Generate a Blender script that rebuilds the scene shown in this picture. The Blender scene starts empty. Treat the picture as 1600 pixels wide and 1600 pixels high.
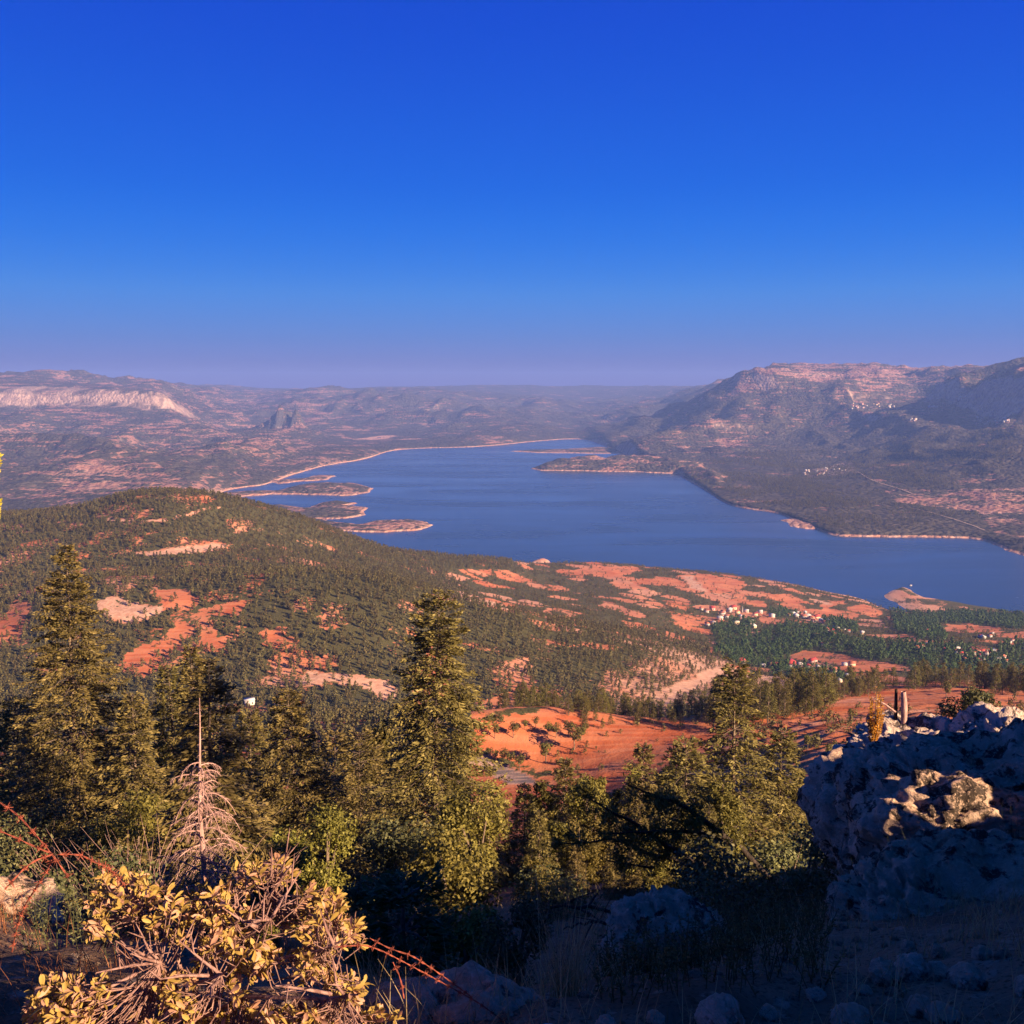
import bpy, bmesh, math, random
import numpy as np
from mathutils import Vector, Matrix, Euler
R = math.radians
scene = bpy.context.scene
COL = scene.collection

# ------------------------------------------------------------------ camera
HAZE = 0.000065
ZC = 420.0                      # the viewpoint stands 420 m above the lake
HFOV = 55.0
FPX = 800.0 / math.tan(R(HFOV / 2))
PITCH = math.atan(200.0 / FPX)
cd = bpy.data.cameras.new('camera'); cam = bpy.data.objects.new('camera', cd); COL.objects.link(cam)
cam.location = (0, 0, ZC); cam.rotation_euler = (R(90) - PITCH, 0, 0)
cd.sensor_width = 36; cd.sensor_fit = 'HORIZONTAL'; cd.angle = R(HFOV)
cd.clip_start = 0.05; cd.clip_end = 60000
scene.camera = cam

# ------------------------------------------------------------------ sun, sky, exposure
SUN_EL = 23.0
SUN_DIR = Vector((0.83, -0.56, 0)).normalized() * math.cos(R(SUN_EL)) + Vector((0, 0, math.sin(R(SUN_EL))))
sd = bpy.data.lights.new('sun', 'SUN'); sun = bpy.data.objects.new('sun', sd); COL.objects.link(sun)
sd.energy = 5.0; sd.angle = R(0.5); sd.color = (1.0, 0.72, 0.46)
sun.rotation_euler = SUN_DIR.to_track_quat('Z', 'Y').to_euler()
sun.location = (40, -40, 480)
world = bpy.data.worlds.new('World'); scene.world = world; world.use_nodes = True
wn = world.node_tree; wn.nodes.clear()
wo = wn.nodes.new('ShaderNodeOutputWorld'); bg = wn.nodes.new('ShaderNodeBackground')
sky = wn.nodes.new('ShaderNodeTexSky'); sky.sky_type = 'NISHITA'; sky.sun_disc = False
sky.sun_elevation = R(SUN_EL); sky.sun_rotation = math.atan2(SUN_DIR.x, SUN_DIR.y)
sky.altitude = 1500; sky.air_density = 1.0; sky.dust_density = 0.6; sky.ozone_density = 4.0
hs = wn.nodes.new('ShaderNodeHueSaturation'); hs.inputs['Saturation'].default_value = 1.45
# the evening tint of this sky: lavender at the horizon, deep blue higher up, redder overhead to neutralise blue shade
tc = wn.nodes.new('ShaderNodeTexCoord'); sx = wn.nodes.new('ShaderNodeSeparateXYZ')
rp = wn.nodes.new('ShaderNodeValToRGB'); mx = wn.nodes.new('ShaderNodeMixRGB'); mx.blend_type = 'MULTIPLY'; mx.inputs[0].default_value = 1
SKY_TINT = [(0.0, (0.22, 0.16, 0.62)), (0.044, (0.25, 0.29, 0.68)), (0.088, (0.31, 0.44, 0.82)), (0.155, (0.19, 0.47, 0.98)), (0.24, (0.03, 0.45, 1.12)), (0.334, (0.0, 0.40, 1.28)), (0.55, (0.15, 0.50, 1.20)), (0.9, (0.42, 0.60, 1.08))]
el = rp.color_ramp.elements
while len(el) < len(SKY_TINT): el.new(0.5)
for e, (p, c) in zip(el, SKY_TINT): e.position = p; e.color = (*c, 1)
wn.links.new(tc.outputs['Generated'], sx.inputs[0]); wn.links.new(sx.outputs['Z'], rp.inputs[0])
# the sky of the look-out direction all the way round: no bright or dark side
zz = wn.nodes.new('ShaderNodeMath'); zz.operation = 'MULTIPLY'; wn.links.new(sx.outputs['Z'], zz.inputs[0]); wn.links.new(sx.outputs['Z'], zz.inputs[1])
z1 = wn.nodes.new('ShaderNodeMath'); z1.operation = 'SUBTRACT'; z1.inputs[0].default_value = 1.0; wn.links.new(zz.outputs[0], z1.inputs[1])
z2 = wn.nodes.new('ShaderNodeMath'); z2.operation = 'SQRT'; wn.links.new(z1.outputs[0], z2.inputs[0])
cxyz = wn.nodes.new('ShaderNodeCombineXYZ'); wn.links.new(z2.outputs[0], cxyz.inputs['Y']); wn.links.new(sx.outputs['Z'], cxyz.inputs['Z']); wn.links.new(cxyz.outputs[0], sky.inputs['Vector'])
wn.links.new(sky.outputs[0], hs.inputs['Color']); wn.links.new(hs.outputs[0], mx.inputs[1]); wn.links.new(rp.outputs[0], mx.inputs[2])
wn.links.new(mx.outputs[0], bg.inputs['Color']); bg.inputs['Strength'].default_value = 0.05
wn.links.new(bg.outputs[0], wo.inputs[0])
scene.view_settings.view_transform = 'Standard'; scene.view_settings.look = 'None'
scene.view_settings.exposure = 1.5; scene.view_settings.gamma = 1.0
scene.view_settings.use_curve_mapping = False
scene.render.engine = 'CYCLES'
scene.cycles.max_bounces = 6; scene.cycles.volume_bounces = 0; scene.cycles.transparent_max_bounces = 8
scene.cycles.use_denoising = True

# ------------------------------------------------------------------ small helpers
rng = np.random.default_rng(7)
CP, SP = math.cos(PITCH), math.sin(PITCH)
def ray(u, v):
    a = (np.asarray(u, float) - 800) / FPX; b = (800 - np.asarray(v, float)) / FPX
    return a, CP + b * SP, -SP + b * CP
def pt(u, v, Y):                                  # a point of the world seen at (u, v), Y metres ahead
    x, y, z = ray(u, v); t = Y / y
    return x * t, Y, ZC + z * t
def proj(x, y, z):
    dz = z - ZC; d = np.maximum(y * CP - dz * SP, 0.05)
    return 800 + FPX * x / d, 800 - FPX * (y * SP + dz * CP) / d
def lake_pt(u, v):
    x, y, z = ray(u, v); t = -ZC / z
    return x * t, y * t

def hsh(ix, iy, iz, seed):
    n = (ix.astype(np.int64) * 374761393 + iy.astype(np.int64) * 668265263 + iz.astype(np.int64) * 2147483647 + seed * 974634777) & 0xffffffff
    n = ((n ^ (n >> 13)) * 1274126177) & 0xffffffff
    n = ((n ^ (n >> 16)) * 2246822519) & 0xffffffff
    return ((n ^ (n >> 15)) & 0xffffff) / float(0xffffff)
def vn2(x, y, seed=0):
    x = np.asarray(x, float); y = np.asarray(y, float)
    ix = np.floor(x); iy = np.floor(y); fx = x - ix; fy = y - iy
    fx = fx * fx * fx * (fx * (fx * 6 - 15) + 10); fy = fy * fy * fy * (fy * (fy * 6 - 15) + 10)
    z = np.zeros_like(ix)
    a = hsh(ix, iy, z, seed); b = hsh(ix + 1, iy, z, seed); c = hsh(ix, iy + 1, z, seed); d = hsh(ix + 1, iy + 1, z, seed)
    return ((a * (1 - fx) + b * fx) * (1 - fy) + (c * (1 - fx) + d * fx) * fy) * 2 - 1
def fbm(x, y, o=4, seed=0, g=0.5):
    s = 0; a = 1.0; n = 0
    for i in range(o):
        s = s + a * vn2(x * 2 ** i + 17.3 * i, y * 2 ** i - 9.1 * i, seed + i); n += a; a *= g
    return s / n
def ridged(x, y, o=4, seed=0):
    s = 0; a = 1.0; n = 0
    for i in range(o):
        s = s + a * (1 - 2 * np.abs(vn2(x * 2 ** i + 5.7 * i, y * 2 ** i + 3.3 * i, seed + i))); n += a; a *= 0.5
    return s / n
def vn3(p, seed=0):
    i = np.floor(p); f = p - i; f = f * f * f * (f * (f * 6 - 15) + 10)
    r = 0
    for dx in (0, 1):
        for dy in (0, 1):
            for dz in (0, 1):
                w = (f[:, 0] if dx else 1 - f[:, 0]) * (f[:, 1] if dy else 1 - f[:, 1]) * (f[:, 2] if dz else 1 - f[:, 2])
                r = r + w * hsh(i[:, 0] + dx, i[:, 1] + dy, i[:, 2] + dz, seed)
    return r * 2 - 1
def fbm3(p, o=4, seed=0, rid=False):
    s = 0; a = 1.0; n = 0
    for k in range(o):
        v = vn3(p * 2 ** k + 13.7 * k, seed + k)
        s = s + a * ((1 - 2 * np.abs(v)) if rid else v); n += a; a *= 0.5
    return s / n
def smooth01(t): t = np.clip(t, 0, 1); return t * t * (3 - 2 * t)
def inpoly(x, y, poly):
    c = np.zeros(np.shape(x), bool); n = len(poly)
    for i in range(n):
        x1, y1 = poly[i]; x2, y2 = poly[i - 1]
        if y1 == y2: continue
        c ^= ((y1 > y) != (y2 > y)) & (x < (x2 - x1) * (y - y1) / (y2 - y1) + x1)
    return c
def polydist(x, y, poly):
    d = np.full(np.shape(x), 1e12); n = len(poly)
    for i in range(n):
        x1, y1 = poly[i]; x2, y2 = poly[i - 1]; ex, ey = x2 - x1, y2 - y1
        t = np.clip(((x - x1) * ex + (y - y1) * ey) / (ex * ex + ey * ey + 1e-9), 0, 1)
        d = np.minimum(d, (x - x1 - t * ex) ** 2 + (y - y1 - t * ey) ** 2)
    return np.sqrt(d)

def tag(o, label=None, cat=None, group=None, kind=None):
    if label: o['label'] = label
    if cat: o['category'] = cat
    if group: o['group'] = group
    if kind: o['kind'] = kind
    return o
def link(name, me, parent=None, loc=None, rotz=None, scale=None):
    o = bpy.data.objects.new(name, me); COL.objects.link(o)
    if parent is not None: o.parent = parent
    if loc is not None: o.location = loc
    if rotz is not None: o.rotation_euler = (0, 0, rotz)
    if scale is not None: o.scale = (scale,) * 3 if np.isscalar(scale) else scale
    return o
def mk_mesh(name, V, F, mat=None, smooth=False, cols=None, attrs=None, midx=None):
    """V (n,3); F (m,3 or 4) or a list of both kinds of arrays; cols (n,4) per vertex colour named 'tint'"""
    me = bpy.data.meshes.new(name)
    Fs = F if isinstance(F, list) else [F]
    Fs = [np.asarray(f, np.int32) for f in Fs if len(f)]
    V = np.asarray(V, np.float32)
    me.vertices.add(len(V)); me.vertices.foreach_set('co', V.ravel())
    nl = sum(f.size for f in Fs); npoly = sum(len(f) for f in Fs)
    me.loops.add(nl); me.polygons.add(npoly)
    me.loops.foreach_set('vertex_index', np.concatenate([f.ravel() for f in Fs]))
    tot = np.concatenate([np.full(len(f), f.shape[1], np.int32) for f in Fs])
    st = np.concatenate([[0], np.cumsum(tot)[:-1]]).astype(np.int32)
    me.polygons.foreach_set('loop_start', st)
    try: me.polygons.foreach_set('loop_total', tot)
    except Exception: pass
    if smooth: me.polygons.foreach_set('use_smooth', np.ones(npoly, bool))
    mats = mat if isinstance(mat, (list, tuple)) else [mat]
    for m in mats:
        if m: me.materials.append(m)
    if midx is not None: me.polygons.foreach_set('material_index', np.asarray(midx, np.int32))
    if cols is not None:
        a = me.attributes.new('tint', 'FLOAT_COLOR', 'POINT'); a.data.foreach_set('color', np.asarray(cols, np.float32).ravel())
    me.update(calc_edges=True); me.validate()
    return me

# ------------------------------------------------------------------ materials
class NT:
    def __init__(s, name):
        s.m = bpy.data.materials.new(name); s.m.use_nodes = True; s.t = s.m.node_tree; s.t.nodes.clear()
        s.out = s.t.nodes.new('ShaderNodeOutputMaterial')
    def n(s, typ, ins=None, **kw):
        x = s.t.nodes.new('ShaderNode' + typ)
        for k, v in kw.items(): setattr(x, k, v)
        for k, v in (ins or {}).items(): s.put(x.inputs[k], v)
        return x
    def put(s, sock, v):
        if isinstance(v, bpy.types.NodeSocket): s.t.links.new(v, sock)
        elif isinstance(v, bpy.types.Node): s.t.links.new(v.outputs[0], sock)
        else:
            if hasattr(sock.default_value, '__len__') and not np.isscalar(v) and len(v) == 3 and len(sock.default_value) == 4: v = (*v, 1)
            sock.default_value = v
    def mix(s, f, a, b, mode='MIX'):
        return s.n('MixRGB', {0: f, 1: a, 2: b}, blend_type=mode).outputs[0]
    def math(s, op, a, b=0.0, c=0.0, clamp=False):
        x = s.n('Math', {0: a, 1: b, 2: c}, operation=op); x.use_clamp = clamp; return x.outputs[0]
    def noise(s, vec, scale, detail=4, rough=0.55, dist=0.0):
        return s.n('TexNoise', {'Vector': vec, 'Scale': scale, 'Detail': detail, 'Roughness': rough, 'Distortion': dist}).outputs[0]
    def ramp(s, f, stops, interp='LINEAR'):
        x = s.n('ValToRGB', {0: f}); x.color_ramp.interpolation = interp
        e = x.color_ramp.elements
        while len(e) < len(stops): e.new(0.5)
        for q, (p, c) in zip(e, stops): q.position = p; q.color = (c, c, c, 1) if np.isscalar(c) else (*c, 1)
        return x.outputs[0]
    def step(s, f, a, b): return s.n('MapRange', {0: f, 1: a, 2: b, 3: 0.0, 4: 1.0}, interpolation_type='SMOOTHSTEP').outputs[0]
    def pos(s): return s.n('NewGeometry').outputs['Position']
    def obj(s): return s.n('TexCoord').outputs['Object']
    def mapping(s, v, sc=(1, 1, 1), loc=(0, 0, 0)): return s.n('Mapping', {'Vector': v, 'Scale': sc, 'Location': loc}).outputs[0]
    def attr(s, name): return s.n('Attribute', attribute_name=name)
    def done(s, col, rough=0.85, normal=None, spec=0.2, metal=0.0, trans=None):
        b = s.n('BsdfPrincipled', {'Base Color': col, 'Roughness': rough, 'Metallic': metal, 'Specular IOR Level': spec})
        if normal is not None: s.put(b.inputs['Normal'], normal)
        o = b.outputs[0]
        if trans is not None:
            tr = s.n('BsdfTranslucent', {'Color': trans[1]}); o = s.n('MixShader', {0: trans[0], 1: o, 2: tr.outputs[0]}).outputs[0]
        s.t.links.new(o, s.out.inputs['Surface']); return s.m
    def bump(s, h, strength=0.5, dist=1.0): return s.n('Bump', {'Height': h, 'Strength': strength, 'Distance': dist}).outputs[0]

def flat_mat(name, c, rough=0.8, spec=0.2, var=0.12, scale=8.0):
    t = NT(name); v = t.noise(t.obj(), scale, 5)
    lo = tuple(x * (1 - var * 2) for x in c); hi = tuple(min(1, x * (1 + var * 2)) for x in c)
    return t.done(t.mix(t.step(v, 0.3, 0.7), lo, hi), rough, t.bump(v, 0.25, 0.02), spec)
def leaf_mat(name, dark, light, trans=0.22, rough=0.6, hue=0.12):
    """leaf colour runs from dark to light with each leaf's own tint, and a little from plant to plant"""
    t = NT(name); a = t.attr('tint'); r = t.n('ObjectInfo').outputs['Random']
    c = t.mix(a.outputs['Fac'], dark, light)
    g = t.math('MULTIPLY_ADD', r, 2 * hue, 1 - hue)
    c2 = t.n('HueSaturation', {'Hue': t.math('MULTIPLY_ADD', r, 0.03, 0.485), 'Value': g, 'Color': c}).outputs[0]
    return t.done(c2, rough, None, 0.25, trans=(trans, c2))
def bark_mat(name, c1, c2, scale=30):
    t = NT(name); p = t.mapping(t.obj(), (1, 1, 0.25)); v = t.noise(p, scale, 6, 0.65)
    return t.done(t.mix(t.step(v, 0.35, 0.65), c1, c2), 0.9, t.bump(v, 0.6, 0.02), 0.1)

# ------------------------------------------------------------------ terrain: survey lines, near to far
class Loft:
    def __init__(s, lines, sig=10):
        s.S = np.linspace(-1.3, 1.3, 1041); s.Y = []; s.Z = []
        for L in lines:
            ss, ys, zs = [], [], []
            for k in L:
                u, Yt = k[0], k[1]; Y = max(Yt, 3.0)
                if len(k) == 3: z = float(pt(u, k[2], Y)[2]); v = k[2]
                else: z = k[3]; v = 800 - FPX * math.tan(math.atan((z - ZC) / Y) + PITCH)
                x = float(pt(u, v, Y)[0]) ; ss.append(x / Y); ys.append(Yt); zs.append(z)
            o = np.argsort(ss); ss = np.array(ss)[o]; ys = np.array(ys)[o]; zs = np.array(zs)[o]
            s.Y.append(s.sm(np.interp(s.S, ss, ys), sig)); s.Z.append(s.sm(np.interp(s.S, ss, zs), sig))
        s.Y = np.maximum.accumulate(np.array(s.Y) + np.arange(len(lines))[:, None] * 0.01, 0); s.Z = np.array(s.Z)
    @staticmethod
    def sm(a, sig):
        if sig <= 0: return a
        k = np.exp(-0.5 * (np.arange(-3 * sig, 3 * sig + 1) / (sig / 2.0)) ** 2); k /= k.sum()
        return np.convolve(np.pad(a, 3 * sig, mode='edge'), k, 'valid')
    def __call__(s, sv, y):
        K = len(s.Y)
        f = np.clip((sv - s.S[0]) / (s.S[1] - s.S[0]), 0, len(s.S) - 1.001); i0 = f.astype(int); w = f - i0
        Y = s.Y[:, i0] * (1 - w) + s.Y[:, i0 + 1] * w; Z = s.Z[:, i0] * (1 - w) + s.Z[:, i0 + 1] * w
        h = np.maximum(np.diff(Y, axis=0), 1e-3); d = np.diff(Z, axis=0) / h
        m = np.zeros_like(Z); m[0] = d[0]; m[-1] = d[-1]
        a, b = d[:-1], d[1:]; w1 = 2 * h[1:] + h[:-1]; w2 = h[1:] + 2 * h[:-1]
        ok = a * b > 0
        m[1:-1] = np.where(ok, (w1 + w2) / (w1 / np.where(ok, a, 1) + w2 / np.where(ok, b, 1)), 0)
        k = np.clip((y[None] >= Y).sum(0) - 1, 0, K - 2); j = np.arange(len(y))
        hh = h[k, j]; t = np.clip((y - Y[k, j]) / hh, 0, 1)
        t2, t3 = t * t, t * t * t
        return (2 * t3 - 3 * t2 + 1) * Z[k, j] + (t3 - 2 * t2 + t) * hh * m[k, j] + (-2 * t3 + 3 * t2) * Z[k + 1, j] + (t3 - t2) * hh * m[k + 1, j]

def zl(Y, *kz): return [(u, Y, None, z) for u, z in kz]
MID_RIDGE = [(-500,1350,830),(0,1300,806),(100,1290,801),(150,1280,792),(200,1260,774),(260,1250,767),(330,1260,773),(400,1280,790),(480,1310,816),(550,1350,846),
   (620,1450,864),(700,1600,870),(780,1750,875),(850,1950,882),(930,2000,880),(1000,2000,888),(1060,1980,894),(1120,1950,899),(1180,1900,909),(1240,1850,920),
   (1290,1780,936),(1350,1720,946),(1400,1680,955),(1450,1740,958),(1500,1800,951),(1600,1780,957),(2200,1700,985)]
MID = [
 zl(-14, (-500,419.6),(800,419.0),(2200,421)), zl(0, (-500,418.5),(800,418.4),(2200,418.7)), zl(2.2, (-500,418.3),(800,418.35),(2200,418.5)),
 zl(3.6, (-500,417.6),(0,417.75),(300,417.75),(500,417.7),(800,417.55),(950,417.65),(1200,417.8),(1600,417.9),(2200,418.3)),
 zl(6, (-500,416.0),(0,416.5),(400,415.8),(700,415.3),(900,415.4),(1100,416.0),(1300,416.6),(1600,417.0),(1900,417.0),(2600,414.5)),
 zl(9, (-500,413.6),(0,413.9),(400,413.9),(800,414.1),(1000,414.2),(1300,414.8),(1600,415.6),(1900,415),(2600,412)),
 zl(14, (-500,410.3),(0,410.8),(400,411.2),(800,411.7),(1000,411.9),(1300,412.4),(1600,413.2),(1900,412.6),(2600,409)),
 zl(25, (-500,402.5),(0,404),(400,405),(800,406),(1100,406.7),(1300,407.4),(1600,408.6),(1900,407.5),(2600,402)),
 zl(60, (-500,382),(0,384.5),(400,386.5),(800,388.5),(1100,390),(1300,391.5),(1600,393),(1900,389),(2600,375)),
 zl(130, (-500,350),(0,352),(400,354),(800,358),(1100,360),(1300,364),(1600,366),(1900,352),(2400,335)),
 [(-500,250,1245),(0,250,1240),(400,250,1238),(700,255,1218),(760,258,1207),(850,258,1202),(1000,250,1196),(1100,240,1190),(1300,210,1168),(1600,190,1152),(1900,190,1180),(2400,190,1240)],
 [(-500,420,1190),(0,420,1182),(400,430,1165),(600,350,1150),(700,278,1130),(760,282,1120),(850,288,1114),(930,288,1125),(1000,288,1134),(1100,295,1128),(1200,330,1105),(1300,400,1088),(1400,430,1080),(1500,430,1076),(1600,420,1083),(1900,420,1105),(2400,420,1140)],
 'L5B',
 [(-500,700,1075),(0,650,1080),(300,640,1093),(500,640,1092),(700,640,1102),(900,640,1108),(1050,660,1104),(1200,700,1090),(1300,780,1075),(1400,850,1064),(1500,850,1060),(1600,850,1062),(2200,850,1064)],
 [(-500,900,960),(0,880,945),(150,880,905),(300,870,905),(450,860,897),(600,850,912),(700,850,945),(800,860,966),(900,870,993),(1000,880,1012),(1100,900,1037),(1200,950,1046),(1300,1000,1032),(1400,1050,1018),(1500,1050,1014),(1600,1050,1017),(2200,1050,1020)],
 [(-500,1000,930),(0,990,900),(150,990,898),(300,980,893),(450,980,892),(600,1000,905),(700,1020,935),(800,1050,957),(900,1080,969),(1000,1150,980),(1100,1200,1000),(1200,1200,1000),(1300,1250,987),(1400,1300,987),(1500,1300,987),(1600,1300,989),(2200,1300,995)],
 [(-500,1150,870),(0,1120,850),(260,1110,830),(450,1150,855),(600,1250,885),(700,1400,901),(800,1500,912),(900,1550,922),(1000,1550,930),(1100,1550,942),(1200,1550,952),(1300,1560,964),(1400,1560,969),(1500,1560,969),(1600,1560,971),(2200,1560,980)],
 MID_RIDGE,
 [(u, Y + (650 if u < 600 else 380 if u < 1380 else 60), None, -14 if u >= 1380 else -20) for u, Y, v in MID_RIDGE],
 [(u, Y + 1500, None, -30) for u, Y, v in MID_RIDGE],
]
_k = MID.index('L5B')                               # the ground falls away just behind the crest of the near fields
MID[_k] = [(u, Y + (26 if 650 < u < 1150 else 55), None, float(pt(u, v, Y)[2]) - (9 if 650 < u < 1150 else 15)) for u, Y, v in MID[_k - 1]]
loft_mid = Loft(MID)
BANK = []                                           # stays empty; the unseen shade boulders are added one by one below
def hmid(x, y):
    x = np.asarray(x, float); y = np.asarray(y, float); sh = x.shape; x = x.ravel(); y = y.ravel()
    s = x / np.maximum(y, 3.0); z = loft_mid(s, y)
    a = np.clip((y - 60) / 200, 0, 1)
    z = z + a * (3.2 * fbm(x / 140, y / 140, 4, 3) + 1.0 * ridged(x / 45, y / 45, 3, 9)) * np.clip(z / 30, 0, 1)
    # terraces: the farmed slopes step down along their contours
    tm = np.clip((s - 0.20) / 0.06, 0, 1) * np.clip((y - 120) / 30, 0, 1) * np.clip((480 - y) / 60, 0, 1) * 1.0 + np.clip((y - 900) / 150, 0, 1) * 0.7
    q = np.where(y < 600, 3.0, 4.5); lv = z / q + 0.35 * fbm(x / 50, y / 50, 2, 25); f = lv - np.floor(lv)
    z = z + tm * 0.8 * q * (smooth01(smooth01(f)) - f) * np.clip(z / 12, 0, 1)
    b = np.clip((y - 10) / 40, 0, 1) * (1 - a)
    z = z + b * 1.2 * fbm(x / 18, y / 18, 4, 21)
    c = 1 - np.clip((y - 15) / 30, 0, 1)
    z = z + c * (0.10 * fbm(x / 1.3, y / 1.3, 4, 31) + 0.05 * fbm(x * 4, y * 4, 3, 35))
    return z.reshape(sh)

FAR0 = [(-900,2500),(-500,2600),(0,2700),(200,2800),(300,3100)]
FARV = [(345,766),(420,757),(440,750),(470,741),(458,737),(500,728),(560,720),(590,713),(600,704),(660,700.5),(740,698.5),(790,694.5),(830,690),(880,686.5),(905,684.5),(925,688),(945,696),(960,706),(985,713),(1010,719),(1050,736),(1065,744),(1075,752),(1110,769),(1125,788),(1180,797),(1220,801),(1240,813),(1300,838),(1400,839),(1530,842),(1555,850),(1600,866),(1800,905),(2300,930)]
shore = [(u, Y, None, 0.0) for u, Y in FAR0] + [(u, float(lake_pt(u, v)[1]), None, 0.0) for u, v in FARV]
FAR = [
 [(u, Y - 400, None, -30) for u, Y, _, z in shore], [(u, Y - 25, None, -6) for u, Y, _, z in shore], shore, [(u, Y + 30, None, 8) for u, Y, _, z in shore],
 [(-900,3300,760),(-500,3400,752),(0,3400,770),(150,3500,752),(300,3900,742),(450,5000,725),(500,5600,709),(560,6200,699),(600,6900,692),(700,7200,685),(800,7500,678),(900,8700,671),(930,8000,672),(960,6400,691),(1000,5800,700),(1060,5000,716),(1100,4600,737),(1200,4000,754),(1300,3250,788),(1400,3050,802),(1500,3050,803),(1600,2900,812),(2300,2500,830)],
 [(-900,5200,700),(-500,5200,690),(0,5200,695),(150,5200,690),(300,5500,690),(400,5700,690),(480,6700,688),(560,7600,686),(640,8000,680),(700,8200,672),(800,8600,668),(900,9500,662),(960,7500,676),(1000,6800,680),(1060,6300,680),(1100,5800,690),(1200,5200,708),(1300,4600,728),(1400,4200,733),(1500,4000,733),(1600,3800,733),(2300,3700,735)],
 [(-900,7360,636),(-500,7360,632),(0,7360,634),(150,7340,634),(230,7290,640),(290,7300,652),(340,7600,672),(400,8500,668),(480,9000,660),(600,9500,652),(700,9800,648),(800,10000,648),(900,10500,648),(960,9500,653),(1030,8000,657),(1100,7400,641),(1150,7000,632),(1200,6900,636),(1300,6600,641),(1400,6000,652),(1500,5500,648),(1600,5000,655),(2300,4600,660)],
 [(-900,7500,600),(-500,7500,598),(0,7460,607),(100,7450,606),(200,7400,610),(260,7350,613),(276,7450,630),(300,7800,650),(340,8500,657),(400,9500,647),(480,10000,628),(600,10500,625),(700,11000,625),(800,11500,629),(900,12000,635),(1000,11000,640),(1060,9000,640),(1110,8200,620),(1150,7300,606),(1200,7100,600),(1240,7060,603),(1290,7100,613),(1320,7000,607),(1380,6900,607),(1430,6900,617),(1470,6300,612),(1500,5950,600),(1545,5600,579),(1600,5350,559),(1700,5300,553),(2300,5300,562)],
 [(-900,8500,595),(-500,8500,592),(0,8500,594),(60,8500,594),(150,8400,600),(220,8300,607),(262,7800,613),(285,8200,640),(300,10000,622),(400,12000,625),(480,12500,613),(600,12500,612),(700,13000,613),(800,13500,618),(900,14000,622),(1000,13500,620),(1080,11000,620),(1130,9500,608),(1170,9000,597),(1230,9000,586),(1300,9000,582),(1400,9000,582),(1500,9000,586),(1540,8500,590),(1600,8000,592),(1700,8000,588),(2300,8000,590)],
 [(-900,14000,606),(280,15000,606),(330,15000,601),(400,15000,607),(500,15500,609),(640,15500,605),(800,16000,603),(950,16000,604),(1100,15500,605),(1150,15000,605),(1300,13000,600),(2300,13000,600)],
 [(-900,19500,None,150),(2300,19500,None,150)],
]
loft_far = Loft(FAR, 8)
def hfar(x, y, base=False):
    x = np.asarray(x, float); y = np.asarray(y, float); sh = x.shape; x = x.ravel(); y = y.ravel()
    z = loft_far(x / y, y)
    if base: return z.reshape(sh)
    a = np.clip((z - 4) / 90, 0, 1) * np.clip((14500 - y) / 3000, 0.25, 1)
    near = np.clip((6500 - y) / 2500, 0, 1)
    big = np.clip((y - 3500) / 4000, 0, 1)
    a = a * (1 - 0.7 * np.clip((y - 6500) / 500, 0, 1) * np.clip((-0.28 - x / y) / 0.05, 0, 1) * np.clip((9000 - y) / 500, 0, 1))
    z = z + a * ((62 + 80 * big * np.clip((11500 - y) / 2500, 0.8, 1)) * (ridged(x / 900 + 0.4 * fbm(x / 1100, y / 1100, 2, 5), y / 1100, 5, 41) - 0.1) + 26 * fbm(x / 1400, y / 1400, 3, 51) + 22 * ridged(x / 190, y / 190, 4, 61))
    # harder beds stand out as steps along the contours
    q = 34.0; st = z / q; f = st - np.floor(st)
    z = z + a * 0.55 * q * (smooth01(smooth01(f)) - f) * (0.4 + 0.6 * vn2(x / 500, y / 500, 71) ** 2)
    z = z + 6.0 * fbm(x / 170, y / 240, 4, 81) * np.exp(-((z - 3) / 10.0) ** 2)      # a ragged shore
    for (u, v, Y, hgt, rad) in SPIRES:
        px, py, pz = [float(k) for k in pt(u, v, Y)]
        d = np.hypot(x - px, (y - py) * 0.8) / rad
        z = z + hgt * np.exp(-d ** (1.35 if u < 500 else 2.0) * 1.4) * (1 + 0.45 * ridged(x / 70, y / 90, 4, 77))
    return z.reshape(sh)
SPIRES = [(425, 682, 7600, 80, 130), (437, 680, 7550, 125, 70), (465, 678, 7500, 150, 85), (455, 680, 7600, 110, 65), (640, 628, 10600, 60, 190), (405, 684, 7600, 40, 90), (1312, 630, 6750, 55, 150), (1478, 640, 6000, 80, 140)]  # the last two are bumps added to cast shadow on the right mountain
def hit(u, v, Y0=20.0, Y1=2600.0, h=None, n=1500):   # where the line of sight first meets the ground beyond Y0
    Y = np.geomspace(Y0, Y1, n); x, y, z = pt(u, v, Y); g = (h or hmid)(x, Y)
    k = np.where(g >= z)[0]
    i = int(k[0]) if len(k) else n - 1
    return float(x[i]), float(Y[i]), float(g[i])
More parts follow.
